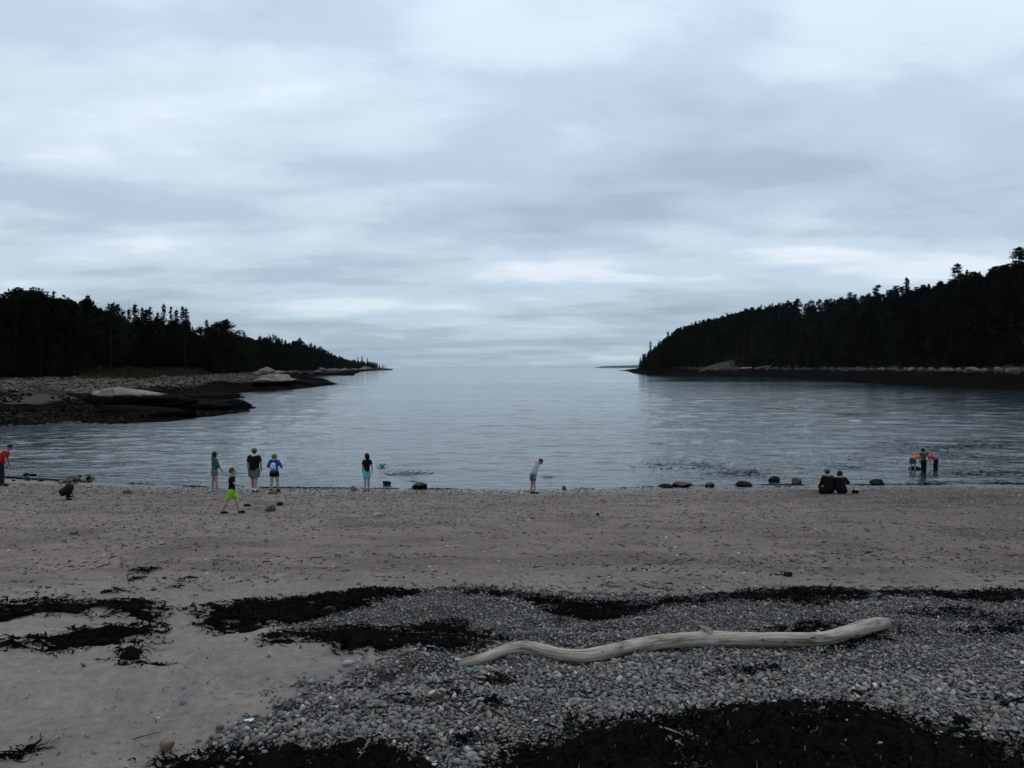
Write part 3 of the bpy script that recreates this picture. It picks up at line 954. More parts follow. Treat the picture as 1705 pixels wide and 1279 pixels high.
CLUMP_POLYS = []
for ci, (lab, pp, dens) in enumerate(CLUMPS):
    poly = poly_at(pp)
    CLUMP_POLYS.append(poly)
    r = np.random.default_rng(900 + ci)
    A = area(poly)
    thick = 0.075 if dens >= 1.0 else 0.05
    # matted body: a low uneven sheet that dives under the sand at a ragged edge
    step = 0.042
    lo = poly.min(0) - 0.15; hi = poly.max(0) + 0.15
    ax = np.arange(lo[0], hi[0], step); ay = np.arange(lo[1], hi[1], step)
    AX, AY = np.meshgrid(ax, ay)
    fx, fy = AX.ravel() + r.uniform(-0.018, 0.018, AX.size), AY.ravel() + r.uniform(-0.018, 0.018, AX.size)
    dd = sdf(poly, fx, fy) + (fbm(fx * 3.2, fy * 6, 4, 70 + ci, 0.62) - 0.5) * (0.62 + 0.5 * (1 - dens)) - 0.05 - 0.5 * sstep(0.60, 0.72, fbm(fx * 4 + 9, fy * 8, 3, 170 + ci)) * (1 if ci not in (15, 17, 18) else 0.25) - 0.45 * (1 - dens) * (fbm(fx * 3, fy * 3, 3, 30 + ci) * 1.2)
    zt = np.clip(dd / 0.16, -1, 1) * thick * 0.6 + (fbm(fx * 8, fy * 8, 3, 88) - 0.42) * thick * sstep(-0.05, 0.1, dd) + r.uniform(0, 0.012, fx.size)
    ok = (dd > -0.09).reshape(AX.shape)
    qm = ok[:-1, :-1] & ok[1:, :-1] & ok[:-1, 1:] & ok[1:, 1:]
    idx = np.arange(AX.size).reshape(AX.shape)
    Fm = np.stack([idx[:-1, :-1][qm], idx[:-1, 1:][qm], idx[1:, 1:][qm], idx[1:, :-1][qm]], 1)
    Vm = np.stack([fx, fy, H(fx, fy) + zt - 0.012], 1)
    used = np.unique(Fm)
    remap = np.full(len(Vm), -1); remap[used] = np.arange(len(used))
    Vm = Vm[used]; Fm = remap[Fm]
    ns = int(max(30, A * 330 * dens))
    q = in_poly(poly, ns, r, 0.01)
    lift = np.clip(sdf(poly, q[:, 0], q[:, 1]) / 0.2, 0, 1) * thick * 0.8
    Vr, Fr = ribbons(np.column_stack([q, np.zeros(len(q))]), r.uniform(0.05, 0.20, len(q)), r.uniform(0.008, 0.03, len(q)), r, lift + 0.004, 4, 0.9, 0.016)
    q2 = in_poly(poly, int(max(12, A * 60)), r, 0.16)
    Vs, Fs = ribbons(np.column_stack([q2, np.zeros(len(q2))]), r.uniform(0.03, 0.10, len(q2)), r.uniform(0.006, 0.02, len(q2)), r, np.full(len(q2), 0.008), 4, 0.9, 0.008)
    V = np.concatenate([Vm, Vr, Vs]); F = np.concatenate([Fm, Fr + len(Vm), Fs + len(Vm) + len(Vr)])
    o = link('seaweed_clump', np_mesh('seaweed_clump', V, F, True), M_WEED)
    tag(o, lab, 'seaweed')

# scraps over the beach, denser along the strand lines and on the right
r = np.random.default_rng(55)
n_s = 9000
yy_ = 9.2 + (31.6 - 9.2) * r.random(n_s) ** 1.25
xx_ = r.uniform(-0.74, 0.74, n_s) * yy_
keep = (fbm(xx_ * 0.5, yy_ * 1.5, 4, 91) + 0.10 * np.clip(xx_ / 12, -0.3, 1) + 0.16 * np.exp(-((yy_ - 10.3) / 0.8) ** 2) + 0.10 * np.exp(-((yy_ - 12.5) / 0.5) ** 2)) > r.uniform(0.42, 0.66, n_s)
xx_, yy_ = xx_[keep], yy_[keep]
Vs, Fs = ribbons(np.column_stack([xx_, yy_, np.zeros(len(xx_))]), r.uniform(0.03, 0.20, len(xx_)), r.uniform(0.006, 0.03, len(xx_)), r, np.full(len(xx_), 0.006), 3, 0.8, 0.010)
qn = np.column_stack([r.uniform(-5.5, 6.5, 2600), r.uniform(4.4, 9.6, 2600)])
kq = fbm(qn[:, 0] * 1.3, qn[:, 1] * 1.8, 4, 97) > r.uniform(0.46, 0.72, 2600)
qn = qn[kq]
Vn, Fn = ribbons(np.column_stack([qn, np.zeros(len(qn))]), r.uniform(0.02, 0.10, len(qn)), r.uniform(0.003, 0.010, len(qn)), r, np.full(len(qn), 0.01), 3, 0.8, 0.006)
tag(link('seaweed_scraps', np_mesh('seaweed_scraps', np.concatenate([Vs, Vn]), np.concatenate([Fs, Fn + len(Vs)]), True), M_WEED), 'dark seaweed scraps strewn over the beach', kind='stuff')

# dark weedy strand line at the water's edge
r = np.random.default_rng(56)
ln_ = np.array([p for p in LAND if 31 < p[1] < 38 and -32 < p[0] < 42])
ln_ = ln_[np.argsort(ln_[:, 0])]
xe = r.uniform(-25, 25, 5200)
ye = np.interp(xe, ln_[:, 0], ln_[:, 1]) - 0.12 - np.abs(r.normal(0, 0.13, len(xe))) - 0.25 * (vnoise(xe * 0.4, xe * 0, 3))
ke = fbm(xe * 0.6, xe * 0 + 3, 3, 19) > r.uniform(0.30, 0.62, len(xe))
xe, ye = xe[ke], ye[ke]
Ve, Fe = ribbons(np.column_stack([xe, ye, np.zeros(len(xe))]), r.uniform(0.06, 0.30, len(xe)), r.uniform(0.02, 0.06, len(xe)), r, np.full(len(xe), 0.03), 3, 0.5, 0.03)
tag(link('strand_line', np_mesh('strand_line', Ve, Fe, True), M_WEED), 'thin black line of wet seaweed along the water edge', kind='stuff')

# pale straw lying on the near seaweed
r = np.random.default_rng(57)
big = [CLUMP_POLYS[15], CLUMP_POLYS[17], CLUMP_POLYS[18]]
qs = np.concatenate([in_poly(big[0], 22, r), in_poly(big[1], 26, r), in_poly(big[2], 110, r)])
Vt, Ft = ribbons(np.column_stack([qs, np.zeros(len(qs))]), 0.012 + 0.10 * r.random(len(qs)) ** 2.5, r.uniform(0.002, 0.006, len(qs)), r, np.full(len(qs), 0.07), 3, 0.5, 0.02)
tag(link('straw', np_mesh('straw', Vt, Ft, True), simple('bleached_straw', (0.12, 0.105, 0.075), 0.8, 0.5, 20)), 'pale straw bits lying on the black seaweed heaps', kind='stuff')

# ------------------------------------------------------------------ pebbles
def outside_clumps(x, y, m):
    k = np.ones(len(x), bool)
    for poly, (lab, pp, dens) in zip(CLUMP_POLYS, CLUMPS):
        lo = poly.min(0) - 0.2; hi = poly.max(0) + 0.2
        near = (x > lo[0]) & (x < hi[0]) & (y > lo[1]) & (y < hi[1])
        if dens < 0.7 or not near.any():
            continue
        k[near] &= (sdf(poly, x[near], y[near]) < m[near]) | (rng.random(int(near.sum())) < 0.35)
    return k


def jittered(x0, x1, y0, y1, cell, r):
    gx_, gy_ = np.meshgrid(np.arange(x0, x1, cell), np.arange(y0, y1, cell * 0.87))
    gx_ = gx_ + (np.arange(gx_.shape[0])[:, None] % 2) * cell / 2
    x = gx_.ravel() + r.uniform(-0.38, 0.38, gx_.size) * cell
    y = gy_.ravel() + r.uniform(-0.38, 0.38, gx_.size) * cell
    k = (np.abs(x) < 0.74 * y + 0.15)
    return x[k], y[k]


r = np.random.default_rng(77)
def pebble_field(cell, y0, y1, dens=1.0, edge=0.10):
    x, y = jittered(-5.5, 8.2, y0, y1, cell, r)
    d = sdf(SHINGLE, x, y) + (fbm(x * 4, y * 4, 3, 77) - 0.5) * 0.5
    sp = sdf(SANDPATCH, x, y) + (fbm(x * 5, y * 5, 3, 78) - 0.5) * 0.25
    p = sstep(-0.42, 0.18, d) ** 2 * dens
    p = p * np.where(sp > 0, 0.02, 1.0)
    k = r.random(len(x)) < p
    x, y = x[k], y[k]
    k = outside_clumps(x, y, np.full(len(x), 0.06))
    return x[k], y[k]


# layer of small gravel, coloured darker to paint shade into the gaps
xg, yg = pebble_field(0.036, 4.4, 7.4, 0.9)
sg = r.uniform(0.016, 0.036, len(xg))
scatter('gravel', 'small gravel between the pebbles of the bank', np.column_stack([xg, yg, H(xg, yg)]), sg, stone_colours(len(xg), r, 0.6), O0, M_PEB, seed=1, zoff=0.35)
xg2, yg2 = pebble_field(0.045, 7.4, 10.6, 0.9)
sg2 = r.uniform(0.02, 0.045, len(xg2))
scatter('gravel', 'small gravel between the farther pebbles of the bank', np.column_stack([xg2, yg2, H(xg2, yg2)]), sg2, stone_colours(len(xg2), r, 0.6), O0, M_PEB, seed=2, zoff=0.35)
# pebbles
def sizes(n, lo, hi):
    return lo + (hi - lo) * r.random(n) ** 2.6


xa, ya = pebble_field(0.032, 4.35, 6.6, 0.93)
sa = sizes(len(xa), 0.018, 0.060) * (0.8 + 0.5 * fbm(xa * 1.2, ya * 1.6, 3, 5))
xb, yb = pebble_field(0.038, 6.6, 10.6, 0.88)
sb = sizes(len(xb), 0.020, 0.058) * (0.8 + 0.5 * fbm(xb * 1.2, yb * 1.6, 3, 5))
# sprinkle on the sand left of the bank
xall = np.concatenate([xa, xb]); yall = np.concatenate([ya, yb]); sall = np.concatenate([sa, sb])
inview = (np.abs(xall) < 0.675 * yall) & (yall > 4.75)
app = np.where(inview, sall / np.hypot(yall, 2.6), 0)
order = np.argsort(-app)
top = np.zeros(len(xall), bool); top[order[:300]] = True
rest_n = (~top) & (yall <= 7.4); rest_f = (~top) & (yall > 7.4)
Z = H(xall, yall)
Pall = np.column_stack([xall, yall, Z])
scatter('pebbles', 'rounded pebbles of the near shingle bank', Pall[rest_n], sall[rest_n], stone_colours(int(rest_n.sum()), r), O1, M_PEB, seed=3, zoff=0.55, jit=0.20, squash=(1, 0.74, 0.46))
scatter('pebbles', 'rounded pebbles of the shingle bank around the driftwood', Pall[rest_f], sall[rest_f], stone_colours(int(rest_f.sum()), r), O0, M_PEB, seed=4, zoff=0.5, jit=0.20, squash=(1, 0.74, 0.46))
shapes = []
for k in range(7):
    V, F = I2 if False else I1
    V = V * np.array([1, 0.62 + 0.28 * r.random(), 0.36 + 0.22 * r.random()]) * (1 + (n3(V, 1.8, 800 + k) - 0.5)[:, None] * 0.9)
    me = np_mesh('pebble', V * 0.5, F, True)
    me.materials.append(M_PEB_OBJ)
    shapes.append(me)
CNAMES = ['grey-green', 'dark grey-green', 'pinkish grey', 'pink', 'slate grey', 'pale grey', 'tan', 'blue-green', 'whitish', 'charcoal']
ti = np.where(top)[0]
for q in ti:
    kc = int(r.choice(len(STONE_COLS), p=STONE_P / STONE_P.sum()))
    c = STONE_COLS[kc] * r.uniform(0.8, 1.2)
    o = bpy.data.objects.new('pebble', shapes[int(r.integers(7))])
    s = float(sall[q]) * 1.08
    o.location = (float(xall[q]), float(yall[q]), float(Z[q]) + s * 0.24)
    o.scale = (s, s, s)
    o.rotation_euler = (r.normal(0, 0.25), r.normal(0, 0.25), r.uniform(0, 6.28))
    o.color = (float(c[0]), float(c[1]), float(c[2]), 1)
    COL.objects.link(o)
    tag(o, 'larger rounded %s pebble on the shingle bank in the foreground' % CNAMES[kc], 'pebble', '%s pebbles of the shingle bank' % CNAMES[kc])
# loose stones on the middle beach
n_m = 52000
ym = 9.8 + (32.2 - 9.8) * r.random(n_m) ** 0.85
xm = r.uniform(-0.74, 0.74, n_m) * ym
pm = 0.06 + 0.75 * fbm(xm * 0.35, ym * 0.6, 4, 83) ** 2 + 0.42 * sstep(13, 24, ym) * sstep(7, -9, xm) + 0.12 * sstep(27, 31, ym) - 0.12 * np.exp(-((xm + 1) / 5) ** 2 - ((ym - 13) / 3) ** 2)
km = r.random(n_m) < pm
xm, ym = xm[km], ym[km]
sm = 0.020 + 0.085 * r.random(len(xm)) ** 3.0 + 0.02 * sstep(20, 30, ym)
scatter('loose_stones', 'small stones strewn over the middle of the beach', np.column_stack([xm, ym, H(xm, ym)]), sm, stone_colours(len(xm), r, 1.0), O0, M_PEB, seed=5, zoff=0.2, jit=0.15)
# scattered pebbles on the near sand close to the bank
xn = r.uniform(-4.5, 1.0, 700); yn = r.uniform(4.4, 9.6, 700)
dn = sdf(SHINGLE, xn, yn)
kn = (dn < -0.05) & (r.random(700) < 0.05 + 0.6 * np.exp(dn / 0.25))
scatter('loose_stones', 'few pebbles strewn on the near sand', np.column_stack([xn[kn], yn[kn], H(xn[kn], yn[kn])]), 0.02 + 0.05 * r.random(int(kn.sum())) ** 2, stone_colours(int(kn.sum()), r, 0.9), O1, M_PEB, seed=6, zoff=0.2)
# cobble bank on the left headland and the right one
xc = r.uniform(-110, -50, 60000); yc = r.uniform(95, 230, 60000)
hcob = height0(xc, yc)
kc = (hcob > 1.55) & (hcob < 3.12) & (sdf(LBANK, xc, yc) < 1.0)
xc, yc = xc[kc][:9000], yc[kc][:9000]
cc = np.array([0.100, 0.086, 0.077])[None, :] * r.uniform(0.2, 1.5, (len(xc), 1)) * (1 + r.normal(0, 0.05, (len(xc), 3)))
scatter('cobbles', 'pale cobble bank below the left wood', np.column_stack([xc, yc, H(xc, yc)]), r.uniform(0.2, 0.9, len(xc)) ** 1.6, cc, O0, M_COB, seed=7, zoff=0.2)
xc = r.uniform(100, 180, 40000); yc = r.uniform(140, 520, 40000)
dcb = sdf(LAND, xc, yc)
kc = (dcb > 14.0) & (dcb < 16.2) & ((fbm(xc * .05, yc * .05, 3, 15) > 0.42) | (yc > 400))
kc |= (np.exp(-(((xc - 126) / 10) ** 2 + ((yc - 460) / 11) ** 2)) > 0.35) & (dcb > 8)
xc, yc = xc[kc][:5000], yc[kc][:5000]
cc = np.array([0.15, 0.128, 0.115])[None, :] * r.uniform(0.3, 1.3, (len(xc), 1)) * (1 + r.normal(0, 0.05, (len(xc), 3)))
scatter('cobbles', 'pale cobble line below the right wood', np.column_stack([xc, yc, H(xc, yc)]), r.uniform(0.4, 1.2, len(xc)), cc, O0, M_COB, seed=8, zoff=0.2)
# weedy stones on the dark tidal ground of the left cove
xc = r.uniform(-80, -30, 16000); yc = r.uniform(60, 150, 16000)
dcb = sdf(LAND, xc, yc); hh_ = height0(xc, yc)
kc = (dcb > 0.5) & (hh_ < 1.7) & (fbm(xc * .12, yc * .12, 3, 25) > 0.40)
xc, yc = xc[kc], yc[kc]
cc = np.array([0.008, 0.0075, 0.0065])[None, :] * r.uniform(0.3, 2.6, (len(xc), 1))
scatter('weedy_stones', 'dark weedy stones on the tidal flat of the left cove', np.column_stack([xc, yc, H(xc, yc)]), r.uniform(0.2, 0.8, len(xc)), cc, O0, M_COB, seed=9, zoff=0.2)

# ------------------------------------------------------------------ driftwood log
def wood_material(name, col, dark):
    m, t, b = new_mat(name)
    an = t.nodes.new('ShaderNodeAttribute'); an.attribute_name = 'along'
    f = noise_node(t, mapping(t, an.outputs['Vector'], (1.6, 7.5, 1)), 3.0, 7, 0.72, 0.6)
    f2 = noise_node(t, mapping(t, an.outputs['Vector'], (0.9, 0.9, 1), (0, 0, 0), (4, 2, 0)), 2.2, 4, 0.6, 0.3)
    crack = noise_node(t, mapping(t, an.outputs['Vector'], (0.8, 14, 1), (0, 0, 0), (1, 7, 0)), 1.6, 3, 0.6, 0.2)
    c = ramp_node(t, f, [(0.30, tuple(k * 0.45 for k in col)), (0.5, col), (0.70, tuple(k * 1.35 for k in col))])
    c = mix_col(t, 1.0, c, ramp_node(t, f2, [(0.36, (0.34, 0.30, 0.26)), (0.47, (0.92, 0.90, 0.88)), (0.64, (1.25, 1.25, 1.25))]), 'MULTIPLY')
    cm = ramp_node(t, crack, [(0.33, (1, 1, 1)), (0.38, (0, 0, 0))])
    c = mix_col(t, cm, c, dark)
    t.links.new(c, b.inputs['Base Color'])
    b.inputs['Roughness'].default_value = 0.8
    b.inputs['Specular IOR Level'].default_value = 0.25
    hgt = math_node(t, 'SUBTRACT', math_node(t, 'MULTIPLY', f, 0.6), cm)
    bn = t.nodes.new('ShaderNodeBump'); bn.inputs['Strength'].default_value = 0.9; bn.inputs['Distance'].default_value = 0.006
    t.links.new(hgt, bn.inputs['Height']); t.links.new(bn.outputs[0], b.inputs['Normal'])
    return m


M_WOOD = wood_material('bleached_driftwood', (0.30, 0.262, 0.225), (0.05, 0.042, 0.035))


def log_mesh(name, C, rad, seg=20, seed=0, end_taper=(0.5, 0.8)):
    """C (n,3) centre line, rad (n,)"""
    C = np.asarray(C); n = len(C)
    t = np.gradient(C, axis=0); t /= np.linalg.norm(t, axis=1)[:, None]
    upv = np.array([0, 0, 1.0])
    a = np.cross(t, upv); a /= np.linalg.norm(a, axis=1)[:, None]
    b = np.cross(a, t)
    q = np.linspace(0, 2 * math.pi, seg, endpoint=False)
    L_ = np.concatenate([[0], np.cumsum(np.linalg.norm(np.diff(C, axis=0), axis=1))])
    LL, QQ = np.meshgrid(L_, q, indexing='ij')
    lump = (fbm(LL * 2.2 + seed, np.cos(QQ) * 1.3 + 5, 3, seed) + fbm(LL * 2.2 + 9, np.sin(QQ) * 1.3 + 2, 3, seed + 1) - 1) * 0.16
    lump += (fbm(LL * 9 + seed, np.cos(QQ) * 4 + 5, 2, seed + 4) + fbm(LL * 9, np.sin(QQ) * 4 + 2, 2, seed + 5) - 1) * 0.05
    tw = QQ + 0.22 * LL
    ridge = (np.abs(vnoise(np.cos(tw) * 5 + 20, LL * 0.9 + np.sin(tw) * 5, seed + 11) - 0.5) + np.abs(vnoise(np.sin(tw) * 9 + 40, LL * 1.6 + np.cos(tw) * 9, seed + 12) - 0.5)) * 0.16
    rr = rad[:, None] * (0.97 + lump - ridge)
    V = C[:, None, :] + a[:, None, :] * (rr * np.cos(QQ))[:, :, None] + b[:, None, :] * (rr * np.sin(QQ))[:, :, None]
    V = V.reshape(-1, 3)
    F = []
    for i in range(n - 1):
        for k in range(seg):
            k2 = (k + 1) % seg
            F.append((i * seg + k, (i + 1) * seg + k, (i + 1) * seg + k2, i * seg + k2))
    me = np_mesh(name, V, np.array(F), True)
    at = me.attributes.new('along', 'FLOAT_VECTOR', 'POINT')
    av = np.stack([LL, QQ / (2 * math.pi) * 1.0, np.zeros_like(LL)], 2).reshape(-1, 3)
    # mirror the angle so the grain closes round the log
    av[:, 1] = np.abs(((QQ / (2 * math.pi) + 0.25) % 1.0) - 0.5).ravel() * 2
    at.data.foreach_set('vector', av.astype(np.float32).ravel())
    bm = bmesh.new(); bm.from_mesh(me)
    bm.verts.ensure_lookup_table()
    for ring in (list(range(seg)), list(range((n - 1) * seg, n * seg))[::-1]):
        f = bm.faces.new([bm.verts[i] for i in ring]); f.smooth = False
    bm.to_mesh(me); bm.free()
    return me


LOG = [(763, 1107, 5), (775, 1105, 7), (807, 1098, 8.5), (842.5, 1085.5, 9.5), (874, 1081.5, 10.5), (905, 1087, 10.5), (932, 1093, 10.5), (972, 1096, 11.2), (1016, 1089, 12.0),
       (1061, 1078.5, 12.4), (1105.5, 1071, 12.4), (1150, 1069, 12.6), (1177, 1068, 13.4), (1205, 1068, 12.6), (1235, 1068, 12.2), (1297, 1068.5, 11.8), (1364, 1067, 11.2),
       (1400, 1060, 11.8), (1435, 1049.5, 12.4), (1462, 1043, 11.6), (1474, 1041, 9.5), (1480, 1041, 5.5)]
lp = np.array(LOG)
gp_ = ground_at(lp[:, 0], lp[:, 1] + lp[:, 2] * 0.85)
zz_ = height0(gp_[:, 0], gp_[:, 1])
rad_ = lp[:, 2] * np.hypot(gp_[:, 1], CAMZ - zz_) / FPX
cl_ = np.column_stack([gp_[:, 0], gp_[:, 1] + rad_ * 0.35, zz_ + rad_ * 0.95])
tpar = np.linspace(0, 1, len(cl_)); tt = np.linspace(0, 1, 190)


def cat(P, tt):
    n = len(P); out = []
    for t in tt:
        f = t * (n - 1); i = min(int(f), n - 2); u = f - i
        p0, p1, p2, p3 = P[max(i - 1, 0)], P[i], P[i + 1], P[min(i + 2, n - 1)]
        out.append(0.5 * (2 * p1 + (p2 - p0) * u + (2 * p0 - 5 * p1 + 4 * p2 - p3) * u * u + (3 * p1 - p0 - 3 * p2 + p3) * u ** 3))
    return np.array(out)


cl_s = cat(cl_, tt); ra_s = cat(rad_[:, None], tt)[:, 0]
drift = empty('driftwood_log', tuple(cl_s[95]))
tag(drift, 'long bleached wavy driftwood log lying across the pebbles', 'driftwood')
off = cl_s[95]
link('trunk', log_mesh('trunk', cl_s - off, ra_s, 44, 3), M_WOOD, drift)
# stub of a broken branch on its upper side, and two dark knots
ik = int(np.argmin(np.abs(cl_s[:, 0] - cl_[12, 0])))
kb = cl_s[ik] - off
stub = np.array([kb + np.array([0.05, 0, 0.03]), kb + np.array([0.015, -0.01, 0.085]), kb + np.array([-0.03, -0.02, 0.12]), kb + np.array([-0.065, -0.02, 0.135])])
sm_ = log_mesh('branch_stub', cat(stub, np.linspace(0, 1, 10)), np.array([0.055, 0.05, 0.045, 0.038, 0.033, 0.029, 0.025, 0.02, 0.015, 0.007]), 10, 9)
link('branch_stub', sm_, M_WOOD, drift)
M_KNOT = simple('dark_knot', (0.07, 0.06, 0.052), 0.9, 0.4, 60)
for kx, up_ in ((1269, 0.25), (1352, 0.45), (1000, 0.5), (1308, 0.1)):
    i = int(np.argmin(np.abs(cl_s[:, 0] / cl_s[:, 1] - (kx - 852.5) / FPX)))
    rr = ra_s[i]
    c = cl_s[i] - off
    d = Vector((0, -math.cos(up_ * 1.3), math.sin(up_ * 1.3))).normalized()
    mb = MB()
    ax = Vector((1, 0, 0)); az = d.cross(ax)
    mb.ball(Vector(c) + d * (rr * 0.97), (rr * 0.24 if kx != 1352 else rr * 0.5, rr * 0.13, rr * 0.10), 12, 7, (ax, az, d))
    mb.build('knot', M_KNOT, drift)

# pale stick and small litter
x, y, z = G(240, 1080); x2, y2, z2 = G(289, 1080)
stick = empty('bleached_stick', (x, y, z + 0.03))
tag(stick, 'short pale stick with dark bands beside the seaweed on the left', 'stick')
sl = x2 - x
for k, (a, b_, rad, mt) in enumerate([(0.0, 0.22, 0.022, M_WOOD), (0.30, 0.62, 0.026, M_WOOD), (0.70, 0.95, 0.026, M_WOOD)]):
    C = np.array([[sl * (a + (b_ - a) * t), 0.01 * math.sin(6 * t), 0.004 * k] for t in np.linspace(0, 1, 8)])
    link('stick_piece', log_mesh('stick_piece', C, np.full(8, rad) * np.array([0.8, 1, 1, 1, 1, 1, 1, 0.8]), 10, 30 + k), M_WOOD, stick)
mb = MB(); mb.tube([(sl * 0.2, 0, 0), (sl * 0.6, 0.006, 0.002), (sl * 1.0, 0.0, 0.006)], [0.014, 0.015, 0.013], 8)
mb.build('dark_core', M_KNOT, stick)
M_TWIG = simple('dark_twig', (0.03, 0.025, 0.02), 0.9, 0.4, 30)
for (a, b_, rad, lab, mt) in [((222, 1240), (269, 1220), 0.005, 'thin dark twig on the near sand beside the angular stone', M_TWIG),
                             ((1098, 1238), (1138, 1251), 0.008, 'pale curved twig on the black seaweed at the bottom', M_WOOD),
                             ((275, 1110), (288, 1126), 0.005, 'dark twig below the seaweed tail on the left sand', M_TWIG)]:
    p = G(*a); q = G(*b_)
    C = np.array([[p[0] + (q[0] - p[0]) * t, p[1] + (q[1] - p[1]) * t + 0.015 * math.sin(3 * t), p[2] + (q[2] - p[2]) * t + 0.02 + (0.06 if mt is M_WOOD else 0)] for t in np.linspace(0, 1, 9)])
    tag(link('twig', log_mesh('twig', C, np.linspace(rad, rad * 0.5, 9), 7, 41), mt), lab, 'twig')
for (px, py, w, lab, colr_) in [(415, 1210, 0.06, 'torn white plastic scrap at the edge of the pebbles', (0.6, 0.62, 0.66)), (557, 1194, 0.05, 'tiny blue and white wrapper among the pebbles', (0.25, 0.32, 0.55)),
                                (762, 1107, 0.05, 'tiny pale blue scrap at the left tip of the driftwood', (0.4, 0.5, 0.6))]:
    x, y, z = G(px, py)
    rr = np.random.default_rng(px)
    ax_, ay_ = np.meshgrid(np.linspace(-1, 1, 5), np.linspace(-1, 1, 4))
    Vv = np.stack([x + ax_.ravel() * w / 2 + rr.normal(0, 0.004, 20), y + ay_.ravel() * w * 0.3, z + 0.035 + rr.uniform(0, 0.018, 20)], 1)
    Ff = np.stack([(np.arange(3)[:, None] * 5 + np.arange(4)[None, :]).ravel() + k for k in (0, 1, 6, 5)], 1)
    o = link('litter_scrap', np_mesh('litter_scrap', Vv, Ff, True), simple('scrap', colr_, 0.4, 0.2))
    md = o.modifiers.new('thickness', 'SOLIDIFY'); md.thickness = 0.002
    tag(o, lab, 'litter')

# ------------------------------------------------------------------ trees
def leaf_mat(name, col, var=0.45):
    m, t, b = new_mat(name)
    oi = t.nodes.new('ShaderNodeObjectInfo')
    geo = t.nodes.new('ShaderNodeNewGeometry')
    f = noise_node(t, geo.outputs['Position'], 0.35, 3, 0.6)
    v = math_node(t, 'ADD', math_node(t, 'MULTIPLY', oi.outputs['Random'], 0.5), math_node(t, 'MULTIPLY', f, 0.6))
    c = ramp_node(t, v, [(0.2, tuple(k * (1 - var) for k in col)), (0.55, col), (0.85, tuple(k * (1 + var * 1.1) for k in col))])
    t.links.new(c, b.inputs['Base Color'])
    b.inputs['Roughness'].default_value = 0.9
    b.inputs['Specular IOR Level'].default_value = 0.0
    return m


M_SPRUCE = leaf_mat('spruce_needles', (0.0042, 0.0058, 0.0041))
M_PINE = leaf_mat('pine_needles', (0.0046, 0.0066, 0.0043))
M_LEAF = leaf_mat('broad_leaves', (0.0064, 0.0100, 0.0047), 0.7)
M_BARK = simple('dark_bark', (0.010, 0.009, 0.008), 0.95, 0.4, 6)
M_SNAG = simple('grey_dead_wood', (0.05, 0.047, 0.043), 0.9, 0.3, 6)


def quads(C, T, U, ln, wd):
    """leaf-sized diamonds: centres C, axis T, side U"""
    n = len(C)
    a = T * (ln / 2)[:, None]; b = U * (wd / 2)[:, None]
    V = np.stack([C - a, C + b * 1.0, C + a, C - b * 1.0], 1).reshape(-1, 3)
    F = np.arange(4 * n).reshape(n, 4)
    return V, F


def unit(v):
    return v / (np.linalg.norm(v, axis=-1, keepdims=True) + 1e-9)


def taper_trunk(h, r0, seed, branches=0, top=0.95, bl=1.0):
    mb = MB(); rr = random.Random(seed)
    pts = [(rr.uniform(-1, 1) * 0.012 * h * t, rr.uniform(-1, 1) * 0.012 * h * t, h * top * t - 0.3 * (t == 0)) for t in (0, 0.15, 0.35, 0.6, 0.8, 1.0)]
    mb.tube(pts, [r0 * 1.25, r0, r0 * 0.8, r0 * 0.55, r0 * 0.3, r0 * 0.08], 7)
    for k in range(branches):
        t = rr.uniform(0.3, 0.92); a = rr.uniform(0, 6.28); z = h * top * t
        ll = bl * h * rr.uniform(0.10, 0.22) * (1.2 - t)
        dz = rr.uniform(-0.1, 0.5) * ll
        mb.tube([(0, 0, z), (math.cos(a) * ll * 0.5, math.sin(a) * ll * 0.5, z + dz * 0.6), (math.cos(a) * ll, math.sin(a) * ll, z + dz)], [r0 * 0.22, r0 * 0.14, r0 * 0.04], 4)
    return mb.mesh('trunk')


def spruce_crown(h, seed, ragged=0.25, width=0.17):
    r = np.random.default_rng(seed)
    C, T, U, ln, wd = [], [], [], [], []
    z = h * 0.10
    while z < h * 0.985:
        t = z / h
        L0 = h * width * (1 - t) ** 0.8 * (0.55 + 0.45 * min(1, t / 0.22)) + 0.15
        nb = int(6 + 6 * (1 - t))
        for k in range(nb):
            if r.random() < 0.12: continue
            a = r.uniform(0, 6.28); LL = L0 * (1 + ragged * r.normal())
            if LL < 0.1: continue
            droop = r.uniform(-0.45, 0.02) if t < 0.8 else r.uniform(-0.2, 0.5)
            d = np.array([math.cos(a), math.sin(a), droop]); d /= np.linalg.norm(d)
            m = max(2, int(LL / 0.40))
            for q in range(m):
                f = (q + 0.7) / m
                for _ in range(2):
                    c = d * LL * f + np.array([0, 0, z]) + r.normal(0, 0.13, 3)
                    C.append(c)
                    T.append(d + r.normal(0, 0.45, 3)); U.append(np.cross(d, [0, 0, 1]) + r.normal(0, 0.35, 3))
                    ln.append(r.uniform(0.5, 0.95)); wd.append(r.uniform(0.22, 0.48))
        z += h * 0.026 * r.uniform(0.8, 1.25)
    C.append(np.array([0, 0, h])); T.append(np.array([0, 0, 1.0])); U.append(np.array([1.0, 0, 0])); ln.append(0.9); wd.append(0.16)
    V, F = quads(np.array(C), unit(np.array(T)), unit(np.array(U)), np.array(ln), np.array(wd))
    return np_mesh('crown', V, F, False)


